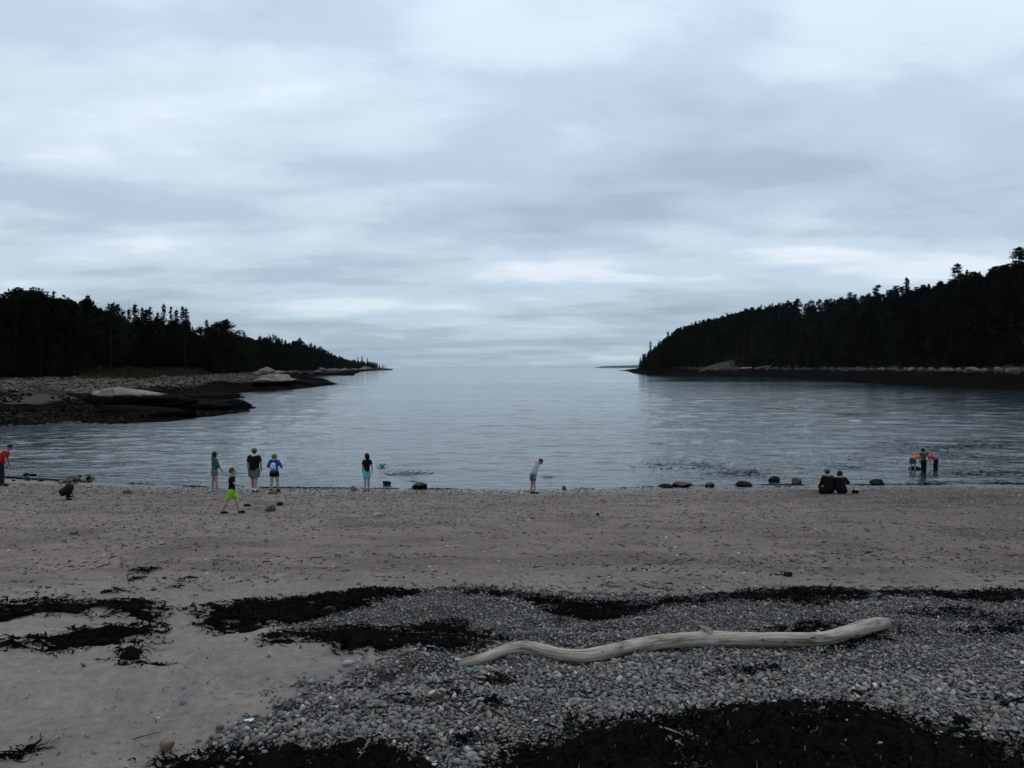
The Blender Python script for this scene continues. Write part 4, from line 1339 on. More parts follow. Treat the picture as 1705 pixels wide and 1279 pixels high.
def clump_crown(h, seed, kind):
    """broadleaf or pine: leaf clumps spread on limbs through the crown"""
    r = np.random.default_rng(seed)
    C, T, U, ln, wd = [], [], [], [], []
    if kind == 'leaf':
        nc = 46
        for k in range(nc):
            t = r.uniform(0.12, 1.0)
            rad = h * 0.30 * math.sin(min(1, t * 0.95 + 0.08) * math.pi) ** 0.55 * r.uniform(0.45, 1.1)
            a = r.uniform(0, 6.28)
            c0 = np.array([math.cos(a) * rad, math.sin(a) * rad, h * (0.08 + 0.86 * t)])
            cr = h * r.uniform(0.06, 0.115)
            m = 46
            p = unit(r.normal(size=(m, 3))) * (r.random((m, 1)) ** 0.4) * np.array([cr, cr, cr * 0.7])
            C.append(c0 + p); T.append(unit(r.normal(size=(m, 3)) + np.array([0, 0, -0.2]))); U.append(unit(r.normal(size=(m, 3))))
            ln.append(r.uniform(0.28, 0.62, m)); wd.append(r.uniform(0.2, 0.45, m))
    else:
        nl = 15
        for k in range(nl):
            t = 0.28 + 0.72 * k / (nl - 1)
            for q in range(int(r.integers(3, 6))):
                a = r.uniform(0, 6.28)
                LL = h * 0.24 * (1.08 - t) ** 0.55 * r.uniform(0.4, 1.2)
                upw = r.uniform(-0.05, 0.35)
                for f in (0.45, 0.75, 1.0):
                    c0 = np.array([math.cos(a) * LL * f, math.sin(a) * LL * f, h * t * 0.97 + LL * f * upw])
                    m = 26
                    cr = h * 0.045 * r.uniform(0.7, 1.3)
                    p = unit(r.normal(size=(m, 3))) * (r.random((m, 1)) ** 0.5) * np.array([cr * 1.2, cr * 1.2, cr * 0.55])
                    C.append(c0 + p); T.append(unit(r.normal(size=(m, 3)) + np.array([0, 0, 0.7]))); U.append(unit(r.normal(size=(m, 3))))
                    ln.append(r.uniform(0.35, 0.7, m)); wd.append(r.uniform(0.12, 0.3, m))
    V, F = quads(np.concatenate(C), np.concatenate(T), np.concatenate(U), np.concatenate(ln), np.concatenate(wd))
    return np_mesh('crown', V, F, False)


TEMPL = {'spruce': [], 'pine': [], 'leaf': []}
for k in range(6):
    TEMPL['spruce'].append((taper_trunk(14, 0.19, k), spruce_crown(14, 20 + k, 0.18 + 0.08 * (k % 3), 0.15 + 0.018 * (k % 4)), 14))
for k in range(4):
    TEMPL['pine'].append((taper_trunk(16, 0.24, 40 + k, 10), clump_crown(16, 50 + k, 'pine'), 16))
for k in range(6):
    TEMPL['leaf'].append((taper_trunk(11, 0.17, 60 + k, 9, 0.85, 1.4), clump_crown(11, 70 + k, 'leaf'), 11))
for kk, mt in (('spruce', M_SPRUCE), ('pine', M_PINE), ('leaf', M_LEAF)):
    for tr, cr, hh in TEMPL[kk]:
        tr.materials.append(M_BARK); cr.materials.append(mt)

# where they stand
r = np.random.default_rng(321)
def jitter_area(x0, x1, y0, y1, cell):
    a, b = np.meshgrid(np.arange(x0, x1, cell), np.arange(y0, y1, cell))
    return a.ravel() + r.uniform(-0.45, 0.45, a.size) * cell, b.ravel() + r.uniform(-0.45, 0.45, a.size) * cell


parts = []
for (x0, x1, y0, y1, cell, side) in [(-300, -60, 110, 330, 4.8, -1), (-260, -90, 330, 640, 6.0, -1), (-330, -120, 640, 1480, 8.5, -1),
                                     (90, 330, 120, 330, 5.2, 1), (90, 330, 330, 700, 6.2, 1), (110, 300, 700, 1000, 9, 1)]:
    tx, ty = jitter_area(x0, x1, y0, y1, cell)
    ratio = tx / ty
    k = (np.abs(ratio) < 0.80)
    tx, ty = tx[k], ty[k]
    if side < 0:
        dd = sdf(LBANK, tx, ty)
        k = (dd > 1.2) & (dd < 62)
        # the grassy corner behind the cobbles stays open
        gp2 = 852.5 + FPX * tx / ty
        k &= ~((gp2 > 150) & (gp2 < 345) & (dd < 9) & (ty < 215))
    else:
        dd = sdf(LAND, tx, ty) - np.where(ty > 485, 6, 15.5)
        k = (dd > 0.5) & (dd < 95)
        k &= ~(np.exp(-(((tx - 126) / 10) ** 2 + ((ty - 460) / 11) ** 2)) > 0.40)
        k &= ty < 800
    tx, ty, dd = tx[k], ty[k], dd[k]
    parts.append(np.column_stack([tx, ty, dd, np.full(len(tx), side)]))
shr = []
for side, poly, off0 in ((-1, LBANK, 0.0), (1, LAND, 15.2)):
    tx = r.uniform(*((-200, -60) if side < 0 else (95, 200)), 30000); ty = r.uniform(110, 560, 30000)
    dd = sdf(poly, tx, ty) - off0
    pq = 852.5 + FPX * tx / ty
    k = (dd > -0.3) & (dd < 5.0) & (np.abs(tx / ty) < 0.72)
    if side < 0:
        k &= ~((pq > 150) & (pq < 345) & (dd < 7) & (ty < 215))
    else:
        k &= ~(np.exp(-(((tx - 126) / 10) ** 2 + ((ty - 460) / 11) ** 2)) > 0.40)
    sel = np.where(k)[0][:420]
    shr.append(np.column_stack([tx[sel], ty[sel], np.full(len(sel), -9.0), np.full(len(sel), side)]))
parts += shr
TP = np.concatenate(parts)
TZ = H(TP[:, 0], TP[:, 1])
pxs = 852.5 + FPX * TP[:, 0] / TP[:, 1]
kinds, hts, tmpl = [], [], []
for i in range(len(TP)):
    px, dd, side = pxs[i], TP[i, 2], TP[i, 3]
    u = r.random()
    if side < 0:
        if px < 205: k = 'leaf' if u < 0.72 else 'spruce'
        elif px < 335: k = 'spruce' if u < 0.75 else 'leaf'
        elif px < 430: k = 'leaf' if u < 0.55 else 'spruce'
        else: k = 'spruce' if u < 0.85 else 'leaf'
        base = np.interp(px, [-50, 60, 200, 240, 320, 335, 370, 450, 520, 580, 640], [15.5, 16, 13, 14, 14.5, 13, 15, 18, 18, 12, 11])
    else:
        if px < 1115: k = 'spruce' if u < 0.85 else 'leaf'
        elif px < 1420: k = 'leaf' if u < 0.58 else ('spruce' if u < 0.75 else 'pine')
        else: k = 'pine' if u < 0.40 else ('leaf' if u < 0.78 else 'spruce')
        base = np.interp(px, [1050, 1080, 1100, 1130, 1200, 1300, 1700], [12, 15, 18, 20, 15, 13, 13.5])
    h = base * (r.uniform(0.70, 1.06) if side < 0 else r.uniform(0.72, 1.06) * (1.04 if k != 'leaf' else 0.98))
    if dd < -5: k = 'leaf'; h = r.uniform(2.5, 5.5)
    elif dd < 5 and not (side > 0 and px < 1160): h *= r.uniform(0.5, 0.8)
    if r.random() < 0.05: h *= 1.15
    kinds.append(k); hts.append(h); tmpl.append(int(r.integers(len(TEMPL[k]))))
kinds = np.array(kinds); hts = np.array(hts); tmpl = np.array(tmpl)
app = hts / TP[:, 1]
inv = (pxs > -10) & (pxs < 1715)
LABELS = {('spruce', -1): ('spruce_tree', 'dark pointed spruce standing in the wood on the left headland', 'spruces of the left wood'),
          ('spruce', 1): ('spruce_tree', 'dark pointed spruce standing in the wood on the right headland', 'spruces of the right wood'),
          ('pine', -1): ('pine_tree', 'dark open crowned pine in the wood on the left headland', 'pines of the left wood'),
          ('pine', 1): ('pine_tree', 'dark open crowned pine in the wood on the right headland', 'pines of the right wood'),
          ('leaf', -1): ('broadleaf_tree', 'dark rounded broadleaf tree in the wood on the left headland', 'broadleaf trees of the left wood'),
          ('leaf', 1): ('broadleaf_tree', 'dark rounded broadleaf tree in the wood on the right headland', 'broadleaf trees of the right wood')}


def plant(kind, ti, x, y, z, h, name, label, group=None, rz=None, sxy=1.0):
    tr, cr, h0_ = TEMPL[kind][ti]
    root = bpy.data.objects.new(name, None)
    root.location = (x, y, z); s = h / h0_
    root.scale = (s * sxy, s * sxy, s); root.rotation_euler = (0, 0, random.uniform(0, 6.28) if rz is None else rz)
    COL.objects.link(root)
    for nm, me in (('trunk', tr), ('crown', cr)):
        o = bpy.data.objects.new(nm, me); o.parent = root; COL.objects.link(o)
    return tag(root, label, 'tree', group)


single = np.zeros(len(TP), bool)
for k in ('spruce', 'pine', 'leaf'):
    idx = np.where((kinds == k) & inv)[0]
    idx = idx[np.argsort(-app[idx])][:270]
    single[idx] = True
for i in np.where(single)[0]:
    nm, lab, grp = LABELS[(kinds[i], int(TP[i, 3]))]
    plant(kinds[i], tmpl[i], TP[i, 0], TP[i, 1], TZ[i], hts[i], nm, lab, grp, sxy=random.uniform(0.9, 1.2))

# special trees that can be told apart on the sky line
def special(px, ytop, Y, kind, ti, name, label, sxy=1.0):
    x = (px - 852.5) / FPX * Y
    z = float(H(np.array([x]), np.array([Y]))[0])
    ztop = CAMZ + (612 - ytop) / FPX * Y
    plant(kind, ti, x, Y, z, ztop - z, name, label, None, 0.5, sxy)


special(1694, 413, 245, 'pine', 0, 'pine_tree', 'tallest pine at the right edge of the picture, above the wood', 0.9)
special(1593, 440, 268, 'pine', 1, 'pine_tree', 'tall pine on the skyline of the right wood, left of the tallest', 0.8)
special(1508, 463, 305, 'spruce', 1, 'spruce_tree', 'narrow spruce tip standing up on the skyline of the right wood')
special(1458, 476, 335, 'pine', 2, 'pine_tree', 'flat topped pine on the skyline of the right wood', 0.8)
special(1300, 504, 470, 'spruce', 2, 'spruce_tree', 'thin spruce on the skyline above the middle of the right wood', 0.6)
special(1322, 503, 465, 'spruce', 3, 'spruce_tree', 'dark spruce right beside the thin one above the right wood', 0.9)
special(1083, 568, 548, 'spruce', 0, 'spruce_tree', 'outermost slim spruce at the tip of the right headland', 0.8)
special(1112, 552, 560, 'spruce', 4, 'spruce_tree', 'tall slim spruce near the tip of the right headland', 0.9)
special(64, 485, 160, 'leaf', 2, 'broadleaf_tree', 'tallest broad crown of the left wood near the left edge', 1.1)
for px, yt, k in ((216, 514, 0), (238, 513, 1), (251, 511, 2), (264, 520, 3), (274, 507, 4), (286, 512, 5), (295, 515, 0), (305, 511, 1), (311, 513, 3)):
    special(px, yt, 205 + 3 * k, 'spruce', k, 'spruce_tree', 'one of the tall spruce tips rising above the left wood', 0.85)
for o in list(COL.objects):
    if o.get('label') == 'one of the tall spruce tips rising above the left wood':
        o['group'] = 'tall spruce tips above the left wood'
special(345, 533, 235, 'spruce', 4, 'spruce_tree', 'single spruce tip right of the row of tall ones in the left wood', 0.9)
special(375, 531, 245, 'leaf', 4, 'broadleaf_tree', 'broad domed tree right of the tall spruces in the left wood', 1.2)
for px, yt, Y, k in ((621, 602, 1400, 0), (612, 596, 1330, 1), (603, 593, 1300, 2), (596, 594, 1260, 4)):
    special(px, yt, Y, 'spruce', k, 'spruce_tree', 'tiny spruce on the outer end of the left point', 1.1)
for o in list(COL.objects):
    if o.get('label') == 'tiny spruce on the outer end of the left point':
        o['group'] = 'spruces at the end of the left point'


def snag(px, ytop, Y, label, seed):
    x = (px - 852.5) / FPX * Y
    z = float(H(np.array([x]), np.array([Y]))[0])
    hh = CAMZ + (612 - ytop) / FPX * Y - z
    root = empty('dead_tree', (x, Y, z))
    tag(root, label, 'tree')
    link('trunk', taper_trunk(hh, 0.20, seed, 26, 1.0, 0.42), M_SNAG, root)


snag(25, 480, 165, 'bare dead tree sticking up at the far left of the wood', 5)
snag(1177, 529, 515, 'thin dead tree standing above the right wood', 6)
snag(1297, 500, 475, 'thin dead top beside the spruces above the right wood', 8)

# the rest of the wood, too dense to count
rest = np.where(~single)[0]
wm = bpy.data.meshes.new('woodland')
wm.from_pydata([(TP[i, 0], TP[i, 1], TZ[i]) for i in rest], [], [])
order_k = [(k, t) for k in ('spruce', 'pine', 'leaf') for t in range(3)]
kid = np.array([order_k.index((kinds[i], tmpl[i] % 3)) for i in rest], dtype=np.int32)
scl = np.array([hts[i] / TEMPL[kinds[i]][0][2] for i in rest], dtype=np.float32)
a = wm.attributes.new('kid', 'INT', 'POINT'); a.data.foreach_set('value', kid)
a = wm.attributes.new('scl', 'FLOAT', 'POINT'); a.data.foreach_set('value', scl)
a = wm.attributes.new('turn', 'FLOAT', 'POINT'); a.data.foreach_set('value', rng.uniform(0, 6.28, len(rest)).astype(np.float32))
wood = link('woodland', wm)
tag(wood, 'dense dark wood covering both headlands', kind='stuff')
ng = bpy.data.node_groups.new('woodland', 'GeometryNodeTree')
ng.interface.new_socket('Geometry', in_out='INPUT', socket_type='NodeSocketGeometry')
ng.interface.new_socket('Geometry', in_out='OUTPUT', socket_type='NodeSocketGeometry')
gi = ng.nodes.new('NodeGroupInput'); go = ng.nodes.new('NodeGroupOutput')
jn = ng.nodes.new('GeometryNodeJoinGeometry')


def gattr(nm, typ):
    n = ng.nodes.new('GeometryNodeInputNamedAttribute'); n.data_type = typ; n.inputs[0].default_value = nm
    return n.outputs[0]


ka, sa_, ta = gattr('kid', 'INT'), gattr('scl', 'FLOAT'), gattr('turn', 'FLOAT')
cx = ng.nodes.new('ShaderNodeCombineXYZ'); ng.links.new(ta, cx.inputs[2])
for i, (k, t) in enumerate(order_k):
    tr, cr, hh = TEMPL[k][t]
    bm = bmesh.new(); bm.from_mesh(cr); nb = len(bm.faces); bm.from_mesh(tr)
    bm.faces.ensure_lookup_table()
    for f in bm.faces[nb:]: f.material_index = 1
    jm = bpy.data.meshes.new('tree_' + k); bm.to_mesh(jm); bm.free()
    jm.materials.append(cr.materials[0]); jm.materials.append(M_BARK)
    to = bpy.data.objects.new('tree_' + k, jm)          # never linked to the scene: only the shape is used
    oi = ng.nodes.new('GeometryNodeObjectInfo'); oi.inputs['Object'].default_value = to
    oi.inputs['As Instance'].default_value = True
    cmp_ = ng.nodes.new('FunctionNodeCompare'); cmp_.data_type = 'INT'; cmp_.operation = 'EQUAL'
    ng.links.new(ka, cmp_.inputs[2]); cmp_.inputs[3].default_value = i
    ip = ng.nodes.new('GeometryNodeInstanceOnPoints')
    ng.links.new(gi.outputs[0], ip.inputs['Points'])
    ng.links.new(cmp_.outputs[0], ip.inputs['Selection'])
    ng.links.new(oi.outputs['Geometry'], ip.inputs['Instance'])
    ng.links.new(cx.outputs[0], ip.inputs['Rotation'])
    ng.links.new(sa_, ip.inputs['Scale'])
    ng.links.new(ip.outputs[0], jn.inputs[0])
ng.links.new(jn.outputs[0], go.inputs[0])
md = wood.modifiers.new('trees', 'NODES'); md.node_group = ng
print('TREES', len(TP), 'single', int(single.sum()), 'rest', len(rest))

# grass and low shrubs behind the cobbles on the left
r = np.random.default_rng(77)
gxx = r.uniform(-110, -60, 90000); gyy = r.uniform(120, 225, 90000)
dd = sdf(LBANK, gxx, gyy); pp_ = 852.5 + FPX * gxx / gyy
kk = (dd > -0.6) & (dd < 10) & (pp_ > 135) & (pp_ < 350)
gxx, gyy, dd = gxx[kk][:7000], gyy[kk][:7000], dd[kk][:7000]
hh_ = r.uniform(0.25, 0.75, len(gxx)) + np.clip(dd / 10, 0, 1) * r.uniform(0, 1.4, len(gxx)) * fbm(gxx * 0.3, gyy * 0.3, 2, 4)
C = np.column_stack([gxx, gyy, H(gxx, gyy) + hh_ / 2])
V, F = quads(C, unit(r.normal(0, 0.35, (len(gxx), 3)) + np.array([0, 0, 1])), unit(r.normal(0, 1, (len(gxx), 3)) * np.array([1, 0.6, 0.1])), hh_, r.uniform(0.15, 0.4, len(gxx)))
tag(link('shore_grass', np_mesh('shore_grass', V, F, False), simple('shore_grass', (0.022, 0.027, 0.010), 0.9, 0.6, 0.5, 0.1)), 'green grass and low shrubs behind the left cobbles', kind='stuff')
mb = MB()
xg_, yg_ = ground_at([323], [638], 2.6)[0]
mb.tube([(xg_, yg_, 2.2), (xg_ + 0.02, yg_, 3.2), (xg_ + 0.05, yg_, 4.15)], [0.12, 0.11, 0.10], 8)
tag(mb.build('wooden_post', M_BARK), 'dark wooden post standing at the end of the left cobbles', 'post')
# stranded pale logs and a heap of branches on the right shore
for px, py, zz_, ln_m, tilt, lab in ((1237, 612.2, 5.2, 6.5, 0.05, 'white stranded log on the shore below the right wood'), (1262, 611.0, 5.6, 8, 0.2, 'grey fallen trunk leaning on the right shore'),
                                (1275, 609.5, 6.0, 6, 0.7, 'pale broken trunk propped up in the brush on the right shore')):
    x, y = (px - 852.5) / FPX * 430, 430.0
    z = max(float(H(np.array([x]), np.array([y]))[0]), zz_ - 0.5) + 0.3
    C = np.array([[x + ln_m * t * math.cos(tilt), y - 6 + 1.0 * t, z + ln_m * t * math.sin(tilt)] for t in np.linspace(-0.5, 0.5, 10)])
    tag(link('stranded_log', log_mesh('stranded_log', C, np.linspace(0.42, 0.25, 10), 8, px), simple('weathered_log', (0.34, 0.32, 0.30) if px == 1237 else (0.16, 0.14, 0.13), 0.9)), lab, 'log')

# ------------------------------------------------------------------ people
SKIN = simple('skin', (0.30, 0.19, 0.15), 0.6, 0.08, 20, 0.3)
SKIN_TAN = simple('tanned_skin', (0.24, 0.145, 0.11), 0.6, 0.08, 20, 0.3)


def cloth(name, col, var=0.18):
    return simple(name, col, 0.9, var, 14, 0.12, 0.004)


def person(label, loc, rz, h, top, bottom, hair, lean=0.0, hips=((0, 0, 3), (0, 0, 3)), arms=((4, 8, 8), (4, 8, 8)), head=(0, 0), build=1.0,
           sleeve='short', leg='short', skin=SKIN, shoes=None, socks=None, hair_len=0.0, cap=None, hood=None, seat=False, z_off=0.0, collar=None, belly=1.0, side_bend=0.0, skirt=1.0, hair_name='hair'):
    """hips: per side (left, right) (hip flexion, knee flexion, spread) in degrees; arms: (forward swing, out, elbow); facing +Y before turning"""
    J = {}
    P = Vector((0, 0, 0.52 * h))
    ln = R(lean)
    sp = Vector((math.sin(R(side_bend)), math.sin(ln), math.cos(ln))).normalized()
    fwd = Vector((0, math.cos(ln), -math.sin(ln)))
    X = Vector((1, 0, 0))
    waist = P + sp * 0.09 * h
    chest = P + sp * (0.20 * h) + fwd * (-0.008 * h)
    shc = P + sp * 0.295 * h
    neck = P + sp * 0.325 * h
    hp, hy = R(head[0]), R(head[1])
    ha = ln * 0.6 + hp
    hd = Vector((0, math.sin(ha), math.cos(ha)))
    headc = neck + hd * 0.085 * h
    hf = Matrix.Rotation(hy, 3, hd) @ Vector((0, math.cos(ha), -math.sin(ha)))
    hx = hf.cross(hd)
    body = MB(); shirt = MB(); trs = MB(); shoe2 = []; sock2 = []
    sw = 0.096 * h * build ** 0.6
    b = build
    # torso
    tor = [(P - sp * 0.045 * h, 0.070 * b, 0.058 * b), (P, 0.082 * b, 0.066 * b), (waist, 0.072 * b, 0.054 * b * belly), (P + sp * 0.15 * h, 0.080 * b, 0.058 * b * belly), (chest + sp * 0.03 * h, 0.092 * b, 0.062 * b),
           (shc - sp * 0.01 * h, 0.082 * b, 0.050 * b), (neck, 0.038, 0.036)]
    body.tube([t[0] for t in tor], [(t[1] * h, t[2] * h) for t in tor], 16, X)
    body.tube([neck - sp * 0.02 * h, headc - hd * 0.01 * h], [0.034 * h, 0.031 * h], 12)
    hs = 0.070 * h * (1.10 if h < 1.45 else 1.0)
    body.ball(headc, (hs * 0.76, hs * 0.92, hs), 16, 12, (hx, hf, hd))
    body.ball(headc + hf * hs * 0.35 - hd * hs * 0.45, (hs * 0.52, hs * 0.5, hs * 0.5), 12, 8, (hx, hf, hd))        # jaw
    body.ball(headc + hf * hs * 0.95 - hd * hs * 0.12, (hs * 0.13, hs * 0.2, hs * 0.22), 8, 6, (hx, hf, hd))         # nose
    for s in (-1, 1):
        body.ball(headc + hx * s * hs * 0.78 - hd * hs * 0.08, (hs * 0.09, hs * 0.17, hs * 0.26), 8, 6, (hx, hf, hd))  # ear
    legs = []
    for s, (hip, kn, spread) in zip((-1, 1), hips):
        a, k, o = R(hip), R(kn), R(spread)
        hj = P + X * (s * 0.047 * h * b ** 0.5) - sp * 0.02 * h
        d1 = Vector((s * math.sin(o), math.sin(a) * math.cos(o), -math.cos(a) * math.cos(o)))
        kj = hj + d1 * 0.245 * h
        a2 = a - k
        d2_ = Vector((s * math.sin(o) * 0.3, math.sin(a2), -math.cos(a2))).normalized()
        aj = kj + d2_ * 0.235 * h
        body.tube([hj + Vector((0, 0, 0.03 * h)), hj, hj + d1 * 0.10 * h, hj + d1 * 0.20 * h, kj, kj + d2_ * 0.07 * h, kj + d2_ * 0.15 * h, aj],
                  [0.052 * h * b, 0.056 * h * b, 0.050 * h * b, 0.039 * h * b ** 0.7, 0.033 * h, 0.036 * h, 0.027 * h, 0.020 * h], 12)
        fd = Vector((s * 0.15, 1, 0)).normalized() if not seat else (Vector((s * 0.2, 0.45, 0.9)).normalized())
        fb = Vector((0, 0, -1)) if not seat else Vector((0, 1, -0.4)).normalized()
        heel = aj - fd * 0.022 * h + fb * 0.022 * h
        body.tube([heel, aj + fb * 0.018 * h + fd * 0.02 * h, aj + fb * 0.026 * h + fd * 0.07 * h, aj + fb * 0.032 * h + fd * 0.115 * h], [0.022 * h, 0.026 * h, 0.024 * h, 0.015 * h], 10)
        shoe = MB(); sock = MB(); shoe2.append(shoe); sock2.append(sock)
        if shoes:
            shoe.tube([heel - fd * 0.008 * h + fb * 0.008 * h, aj + fb * 0.024 * h + fd * 0.015 * h, aj + fb * 0.030 * h + fd * 0.07 * h, aj + fb * 0.034 * h + fd * 0.118 * h, aj + fb * 0.036 * h + fd * 0.132 * h],
                      [0.024 * h, 0.031 * h, 0.030 * h, 0.024 * h, 0.012 * h], 12)
            if shoes[1] == 'boot':
                shoe.tube([aj + fb * 0.02 * h, aj - d2_ * 0.05 * h], [0.031 * h, 0.031 * h], 12)
        if socks:
            sock.tube([aj + fb * 0.01 * h, aj - d2_ * 0.045 * h], [0.028 * h, 0.029 * h], 12)
        # shorts or trousers
        e = 0.013 * h * skirt
        if leg == 'short':
            q = 0.165 if h > 1.45 else 0.17
            trs.tube([hj + Vector((0, 0, 0.03 * h)), hj, hj + d1 * 0.08 * h, hj + d1 * q * h], [0.056 * h * b + e * .4, 0.060 * h * b + e * .6, 0.055 * h * b + e * .8, 0.054 * h * b + e], 14)
        elif leg == 'brief':
            trs.tube([hj + Vector((0, 0, 0.03 * h)), hj, hj + d1 * 0.07 * h, hj + d1 * 0.105 * h], [0.056 * h * b + e * .4, 0.060 * h * b + e * .5, 0.056 * h * b + e * 0.9, 0.055 * h * b + e], 14)
        else:
            trs.tube([hj + Vector((0, 0, 0.03 * h)), hj, hj + d1 * 0.10 * h, hj + d1 * 0.20 * h, kj, kj + d2_ * 0.07 * h, kj + d2_ * 0.15 * h, aj - d2_ * 0.012 * h],
                     [0.056 * h * b + e * .4, 0.060 * h * b + e * .5, 0.056 * h * b + e * .6, 0.046 * h + e * .7, 0.042 * h + e * .7, 0.042 * h + e * .7, 0.036 * h + e * .7, 0.032 * h + e], 14)
        legs.append((hj, kj, aj))
        J['ankle%d' % s] = aj
    trs.tube([P - sp * 0.05 * h, P, waist - sp * 0.01 * h], [(0.078 * h * b, 0.068 * h * b), (0.090 * h * b, 0.075 * h * b), (0.080 * h * b, 0.064 * h * b * belly)], 16, X)
    # arms
    for s, (sf, so_, el) in zip((-1, 1), arms):
        a, o, e_ = R(sf), R(so_), R(el)
        sj = shc + X * (s * sw) - sp * 0.012 * h
        d1 = Vector((s * math.sin(o), math.sin(a) * math.cos(o), -math.cos(a) * math.cos(o)))
        ej = sj + d1 * 0.165 * h
        a2 = a + e_
        inn = 0.25 * s * math.sin(o) - (0.25 * s * abs(math.sin(e_)))
        d2_ = Vector((inn, math.sin(a2), -math.cos(a2))).normalized()
        wj = ej + d2_ * 0.14 * h
        body.tube([sj + (-X * s) * 0.03 * h, sj, sj + d1 * 0.06 * h, ej, ej + d2_ * 0.04 * h, wj], [0.034 * h * b, 0.036 * h * b ** .7, 0.031 * h * b ** .7, 0.024 * h, 0.025 * h, 0.017 * h], 10)
        # hand: palm, four fingers of different length, thumb from the side of the palm
        sdv = Vector((0, 1, 0)) if abs(d2_.y) < 0.8 else Vector((0, 0, 1))
        sdv = (sdv - d2_ * sdv.dot(d2_)).normalized()
        pn = d2_.cross(sdv)
        inw = pn if pn.x * s < 0 else -pn
        pc = wj + d2_ * 0.026 * h
        body.tube([wj - d2_ * 0.005 * h, pc, wj + d2_ * 0.05 * h], [(0.018 * h, 0.014 * h), (0.024 * h, 0.011 * h), (0.024 * h, 0.010 * h)], 10, sdv)
        for q, fl in zip((-1.5, -0.5, 0.5, 1.5), (0.034, 0.042, 0.045, 0.040)):
            k0 = wj + d2_ * 0.046 * h + sdv * (q * 0.0115 * h)
            k1 = k0 + (d2_ * 0.9 + inw * 0.25).normalized() * fl * 0.5 * h
            k2 = k1 + (d2_ * 0.6 + inw * 0.7).normalized() * fl * 0.5 * h
            body.tube([k0, k1, k2], [0.0062 * h, 0.0056 * h, 0.0045 * h], 6)
        t0 = wj + d2_ * 0.012 * h + sdv * 0.018 * h
        t1 = t0 + (d2_ * 0.6 + sdv * 0.7 + inw * 0.2).normalized() * 0.024 * h
        body.tube([t0, t1, t1 + (d2_ * 0.9 + inw * 0.3).normalized() * 0.02 * h], [0.0085 * h, 0.007 * h, 0.005 * h], 6)
        J['hand%d' % s] = pc
        e = 0.012 * h
        if sleeve == 'short':
            shirt.tube([sj + (-X * s) * 0.045 * h, sj + Vector((0, 0, 0.004 * h)), sj + d1 * 0.06 * h, sj + d1 * 0.115 * h], [0.034 * h * b, 0.036 * h * b ** .8, 0.036 * h * b ** .7 + e * .3, 0.037 * h * b ** .7 + e * .5], 14)
        else:
            pts = [sj + (-X * s) * 0.045 * h, sj + Vector((0, 0, 0.004 * h)), sj + d1 * 0.08 * h, ej, ej + d2_ * 0.06 * h]
            rd = [0.036 * h * b, 0.038 * h * b ** .8, 0.037 * h + e * .4, 0.032 * h + e * .5, 0.032 * h + e * .3]
            if sleeve == 'long':
                pts.append(wj - d2_ * 0.005 * h); rd.append(0.030 * h)
            shirt.tube(pts, rd, 14)
    e = 0.014 * h
    st = [(P - sp * 0.02 * h, 0.088 * b, 0.074 * b * belly ** .5), (waist, 0.082 * b, 0.066 * b * belly), (P + sp * 0.15 * h, 0.088 * b, 0.068 * b * belly), (chest + sp * 0.03 * h, 0.099 * b, 0.070 * b), (shc - sp * 0.012 * h, 0.090 * b, 0.058 * b), (shc + sp * 0.012 * h, 0.062, 0.050)]
    shirt.tube([t[0] for t in st], [(t[1] * h + e * .3, t[2] * h + e * .3) for t in st], 18, X)
    if hood:
        shirt.tube([neck - fwd * 0.05 * h - sp * 0.045 * h, neck - fwd * 0.055 * h, neck - fwd * 0.035 * h + sp * 0.03 * h], [(0.05 * h, 0.03 * h), (0.062 * h, 0.04 * h), (0.045 * h, 0.022 * h)], 12, X)
        shirt.tube([neck - sp * 0.03 * h, neck + sp * 0.004 * h], [(0.062 * h, 0.056 * h), (0.052 * h, 0.05 * h)], 12, X)
    # hair
    hr = MB()
    hr.ball(headc - hf * hs * 0.14 + hd * hs * 0.16, (hs * 0.86, hs * 0.92, hs * 0.94), 16, 10, (hx, hf, hd))
    if hair_len > 0:
        back = headc - hf * hs * 0.55
        dn = (Vector((0, 0, -1)) * 0.8 - sp * 0.4).normalized()
        hr.tube([back + hd * hs * 0.4, back, back + dn * hair_len * h * 0.5 - fwd * 0.006 * h, back + dn * hair_len * h - fwd * 0.004 * h], [(hs * 0.7, hs * 0.5), (hs * 0.86, hs * 0.55), (hs * 0.85, hs * 0.42), (hs * 0.5, hs * 0.25)], 12, hx)
        for s in (-1, 1):
            hr.tube([headc + hx * s * hs * 0.62 + hd * hs * 0.5, headc + hx * s * hs * 0.8 - hf * hs * 0.1, headc + hx * s * hs * 0.72 - hd * hs * 1.1 - hf * hs * 0.2], [hs * 0.28, hs * 0.3, hs * 0.2], 8)
    zmin = min(v[2] for v in body.v)
    if seat:
        zmin = min(min(v[2] for v in trs.v), zmin)
    root = empty('person', (loc[0], loc[1], loc[2] - zmin + z_off), rz)
    tag(root, label, 'person')
    body.build('body', skin, root, 0.0088 * h, 1)
    shirt.build('top', top, root, 0.014 * h, 2)
    trs.build('trousers' if leg == 'long' else 'shorts', bottom, root, 0.014 * h, 1)
    hr.build(hair_name, hair, root, 0.010 * h, 2)
    # eyes
    for s in (-1, 1):
        ey = MB()
        ey.ball(headc + hf * hs * 0.80 + hx * s * hs * 0.30 + hd * hs * 0.05, hs * 0.10, 8, 6)
        ey.build('eye', M_EYE, root)
    for shoe, sock in zip(shoe2, sock2):
        if shoes: shoe.build('shoe', shoes[0], root, 0.010 * h, 1)
        if socks: sock.build('sock', socks, root, 0.010 * h, 1)
